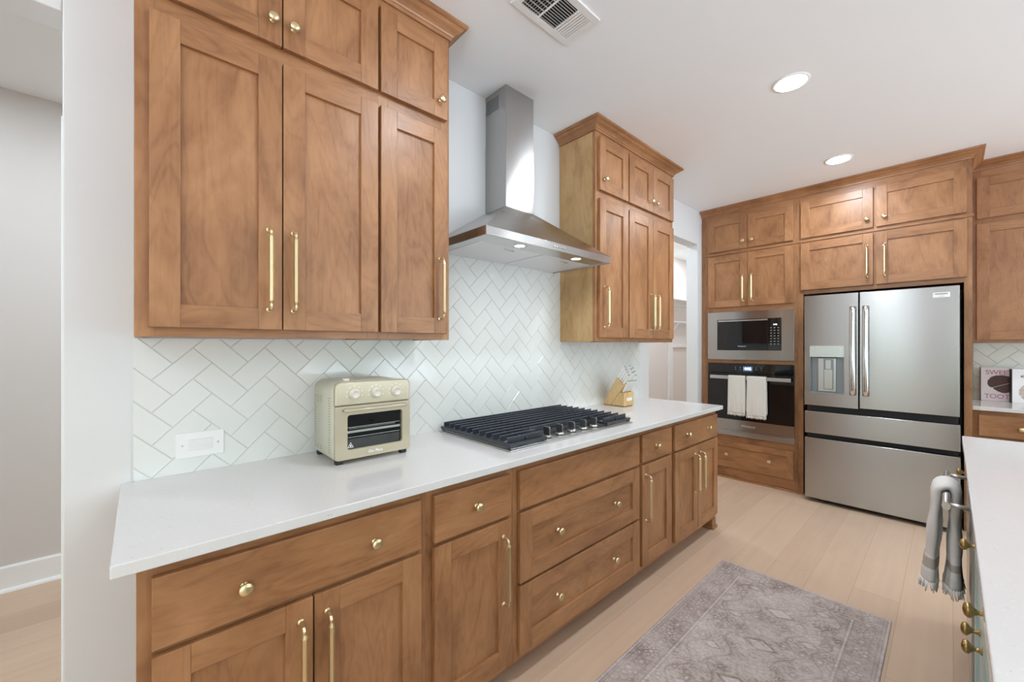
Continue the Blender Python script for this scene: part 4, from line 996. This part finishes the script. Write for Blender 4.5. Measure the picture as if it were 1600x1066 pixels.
# ------------------------------------------------------------------ RUG
def rug():
    x0, x1, y0, y1 = .845, 1.622, .25, 2.712; st = .0042
    nx, ny = int((x1-x0)/st), int((y1-y0)/st); me = bpy.data.meshes.new('rug')
    import numpy as np
    X, Y = np.meshgrid(np.linspace(x0, x1, nx+1), np.linspace(y0, y1, ny+1))
    U = X-x0; Wd = x1-x0; Vv = Y-y0; Ln = y1-y0
    ed = np.minimum(np.minimum(U, Wd-U), np.minimum(Vv, Ln-Vv))
    R = np.zeros_like(X); G = np.zeros_like(X); B = (ed < .135).astype(float)
    def ring(d, r, w): return np.clip(1-np.abs(d-r)/w, 0, 1)
    rnd = np.random.RandomState(5)
    for e0, w in ((.012, .003), (.026, .003), (.125, .004), (.140, .0035)): R = np.maximum(R, .7*ring(ed, e0, w))
    G = np.maximum(G, .9*((ed > .128) & (ed < .138)))
    G = np.maximum(G, .8*(ed < .010))
    def motif(cx, cy, s, pale):
        nonlocal R, G
        i0, i1 = max(0, int((cx-x0-s*1.5)/st)), min(nx, int((cx-x0+s*1.5)/st))+1; j0, j1 = max(0, int((cy-y0-s*1.5)/st)), min(ny, int((cy-y0+s*1.5)/st))+1
        if i1 <= i0 or j1 <= j0: return
        dx, dy = X[j0:j1, i0:i1]-cx, Y[j0:j1, i0:i1]-cy
        rot = rnd.choice([0, PI/4, PI/2]); k = rnd.choice([4, 6, 8]); a = np.arctan2(dy, dx)+rot; r = np.hypot(dx, dy)/s
        petal = .72+.22*np.cos(k*a)
        line = np.maximum(ring(r, petal, .16), ring(r, .34+.08*np.cos(k*a), .13)); line = np.maximum(line, ring(r, petal*1.28, .09)*(np.cos(k*2*a) > 0))
        R[j0:j1, i0:i1] = np.maximum(R[j0:j1, i0:i1], line*rnd.uniform(.6, 1)*(r < 1.35))
        if pale: G[j0:j1, i0:i1] = np.maximum(G[j0:j1, i0:i1], ((r < petal-.1) & (r > .42)).astype(float)*.9)
        G[j0:j1, i0:i1] = np.maximum(G[j0:j1, i0:i1], (r < .22)*.8)
    def lozenge(cx, cy, s):
        nonlocal R, G
        d = np.abs(X-cx)/(s*1.15)+np.abs(Y-cy)/(s*.7); saw = .06*np.sign(np.sin((X-cx+Y-cy)*2*PI/(.013)))
        R = np.maximum(R, ring(d+saw, 1.0, .22)); G = np.maximum(G, (d < .78)*.95); R = np.maximum(R, .6*ring(d, .35, .10)); 
    # border flowers, both long sides and ends
    s = 0
    y = y0+.07
    while y < y1-.03:
        for xx in (x0+.075, x1-.075): motif(xx+rnd.uniform(-.006, .006), y, .038, s % 2 == 0)
        for xx in (x0+.075, x1-.075): motif(xx+rnd.choice([-.035, .035]), y+.042, .017, False)
        y += .084; s += 1
    x = x0+.155
    while x < x1-.13:
        for yy in (y0+.075, y1-.075): motif(x, yy, .038, s % 2 == 0)
        for yy in (y0+.075, y1-.075): motif(x+.042, yy+rnd.choice([-.035, .035]), .017, False)
        x += .084; s += 1
    # field: lozenge medallions and scattered flowers in mirrored rows
    xm = (x0+x1)/2; y = y0+.26; r = 0
    while y < y1-.15:
        if r % 2 == 0: lozenge(xm, y, .058)
        else: lozenge(xm-.15, y, .034); lozenge(xm+.15, y, .034)
        for dx in (.075, .145, .205):
            for sg in (-1, 1):
                motif(xm+sg*dx, y+.055+rnd.uniform(-.02, .02), rnd.uniform(.018, .034), rnd.rand() < .45)
                motif(xm+sg*(dx+.03), y-.012+rnd.uniform(-.015, .015), rnd.uniform(.012, .022), rnd.rand() < .3)
        y += .155; r += 1
    # trailing vines
    for k, off in enumerate((-.20, -.10, .10, .20)):
        c = xm+off+.028*np.sin(Y*2*PI/.21+k); inside = (ed > .15); R = np.maximum(R, .75*ring(X, c, .006)*inside)
    for sd in (0, 1):
        base = x0+.075 if sd == 0 else x1-.075; c = base+.030*np.sin(Y*2*PI/.168); R = np.maximum(R, .5*ring(X, c, .004)*(ed > .03)*(ed < .12))
    n = (nx+1)*(ny+1); th_ = .007
    Z = np.full_like(X, th_); co = np.stack([X.ravel(), Y.ravel(), Z.ravel()], 1)
    idx = np.arange(n).reshape(ny+1, nx+1)
    quads = np.stack([idx[:-1, :-1], idx[:-1, 1:], idx[1:, 1:], idx[1:, :-1]], -1).reshape(-1, 4)
    # skirt down to the floor
    per = np.concatenate([idx[0, :], idx[1:, -1], idx[-1, -2::-1], idx[-2:0:-1, 0]]); low = co[per].copy(); low[:, 2] = .0005
    li = n+np.arange(len(per)); co = np.vstack([co, low]); nxt = np.roll(np.arange(len(per)), -1)
    sk = np.stack([per, li, li[nxt], per[nxt]], 1); F = np.vstack([quads, sk])
    org = np.array([(x0+x1)/2, (y0+y1)/2, 0]); co = co-org
    me.vertices.add(len(co)); me.vertices.foreach_set('co', co.ravel()); me.loops.add(F.size); me.loops.foreach_set('vertex_index', F.ravel().astype(np.int32))
    me.polygons.add(len(F)); me.polygons.foreach_set('loop_start', (np.arange(len(F))*4).astype(np.int32)); me.update(calc_edges=True); me.validate()
    at = me.color_attributes.new('weave', 'FLOAT_COLOR', 'POINT'); c = np.zeros((len(co), 4)); c[:, 3] = 1
    c[:n, 0] = R.ravel(); c[:n, 1] = G.ravel(); c[:n, 2] = B.ravel(); c[n:, 1] = .7; at.data.foreach_set('color', c.ravel())
    me.materials.append(M['rug']); o = bpy.data.objects.new('runner_rug', me); o.location = org; C.objects.link(o)
    tag(o, 'faded taupe and grey patterned runner rug on the pale wood floor', 'rug')
rug()

# ------------------------------------------------------------------ CEILING: recessed lights and register
def can(x, y, label, group):
    t = thing('recessed_light', label, 'ceiling light', (x, y, ZC-.004), group)
    b = MB(); b.lathe([(0, .088), (.003, .087), (.0045, .080), (.0060, .069), (.0015, .066)], (x, y, ZC-.0005), (0, 0, -1), 40); b.build('trim_ring', M['trim'], t)
    b = MB(); b.lathe([(0, .069), (.0012, .0)], (x, y, ZC-.0075), (0, 0, -1), 40); b.build('lens', M['lens'], t)
LAB = {0: 'lit round recessed ceiling light nearer the vent, the larger of the two in view', 1: 'lit round recessed ceiling light above the refrigerator, the smaller of the two in view'}
for i, (x, y) in enumerate(CANS_AND_FILL):
    if i < 2: can(x, y, LAB[i], 'recessed ceiling lights')
    area('can_or_fill_lamp', (x, y, ZC-.012), (0, 0, 0), .134, .134, CAN_FILL_W, (.87, .975, 1.08), 'DISK')  # lamps past the visible and inferred cans are added fill without fixtures
t = thing('ceiling_vent', 'white square ceiling air register with three louvre banks', 'ceiling vent', (.68, 1.30, ZC-.01))
vx0, vx1, vy0, vy1 = .580, .781, 1.168, 1.478
vy0 = 1.130
b = MB(); zt_ = ZC-.0005; zl = ZC-.012
ix0_, ix1_, iy0_, iy1_ = .612, .749, 1.163, 1.444
for q in ((vx0, ix0_, vy0, vy1), (ix1_, vx1, vy0, vy1), (ix0_, ix1_, vy0, iy0_), (ix0_, ix1_, iy1_, vy1)): b.box(*q, zl+.004, zt_)
for yy in (1.262, 1.366): b.box(ix0_, ix1_, yy, yy+.006, zl+.002, zt_)
b.build('frame', M['trim'], t, .002)
box_obj('duct', M['dark'], ix0_, ix1_, iy0_, iy1_, zt_-.001, zt_-.0002, t)
def slat(pts, axis, a0, a1): b = MB(); b.prism(pts, axis, a0, a1); b.build('slat', M['trim'], t)
for k in range(5):      # far bank, blades across x
    y = 1.376+k*.0135; slat([(y+.0085, zl+.002), (y, zl+.0105), (y+.001, zl+.011), (y+.0100, zl+.003)], 0, ix0_, ix1_)
for k in range(11):     # middle bank, blades along y
    x = .617+k*.0122; slat([(x+.0045, zl+.002), (x, zl+.010), (x+.0015, zl+.010), (x+.006, zl+.002)], 1, 1.268, 1.366)
for k in range(7):      # near bank
    y = 1.168+k*.0130; slat([(y, zl+.002), (y+.006, zl+.010), (y+.005, zl+.010), (y-.001, zl+.002)], 0, ix0_, ix1_)
for k in range(6):
    x = .622+k*.022; slat([(x, zl+.007), (x+.003, zl+.007), (x+.003, zl+.011), (x, zl+.011)], 1, iy0_, 1.262)
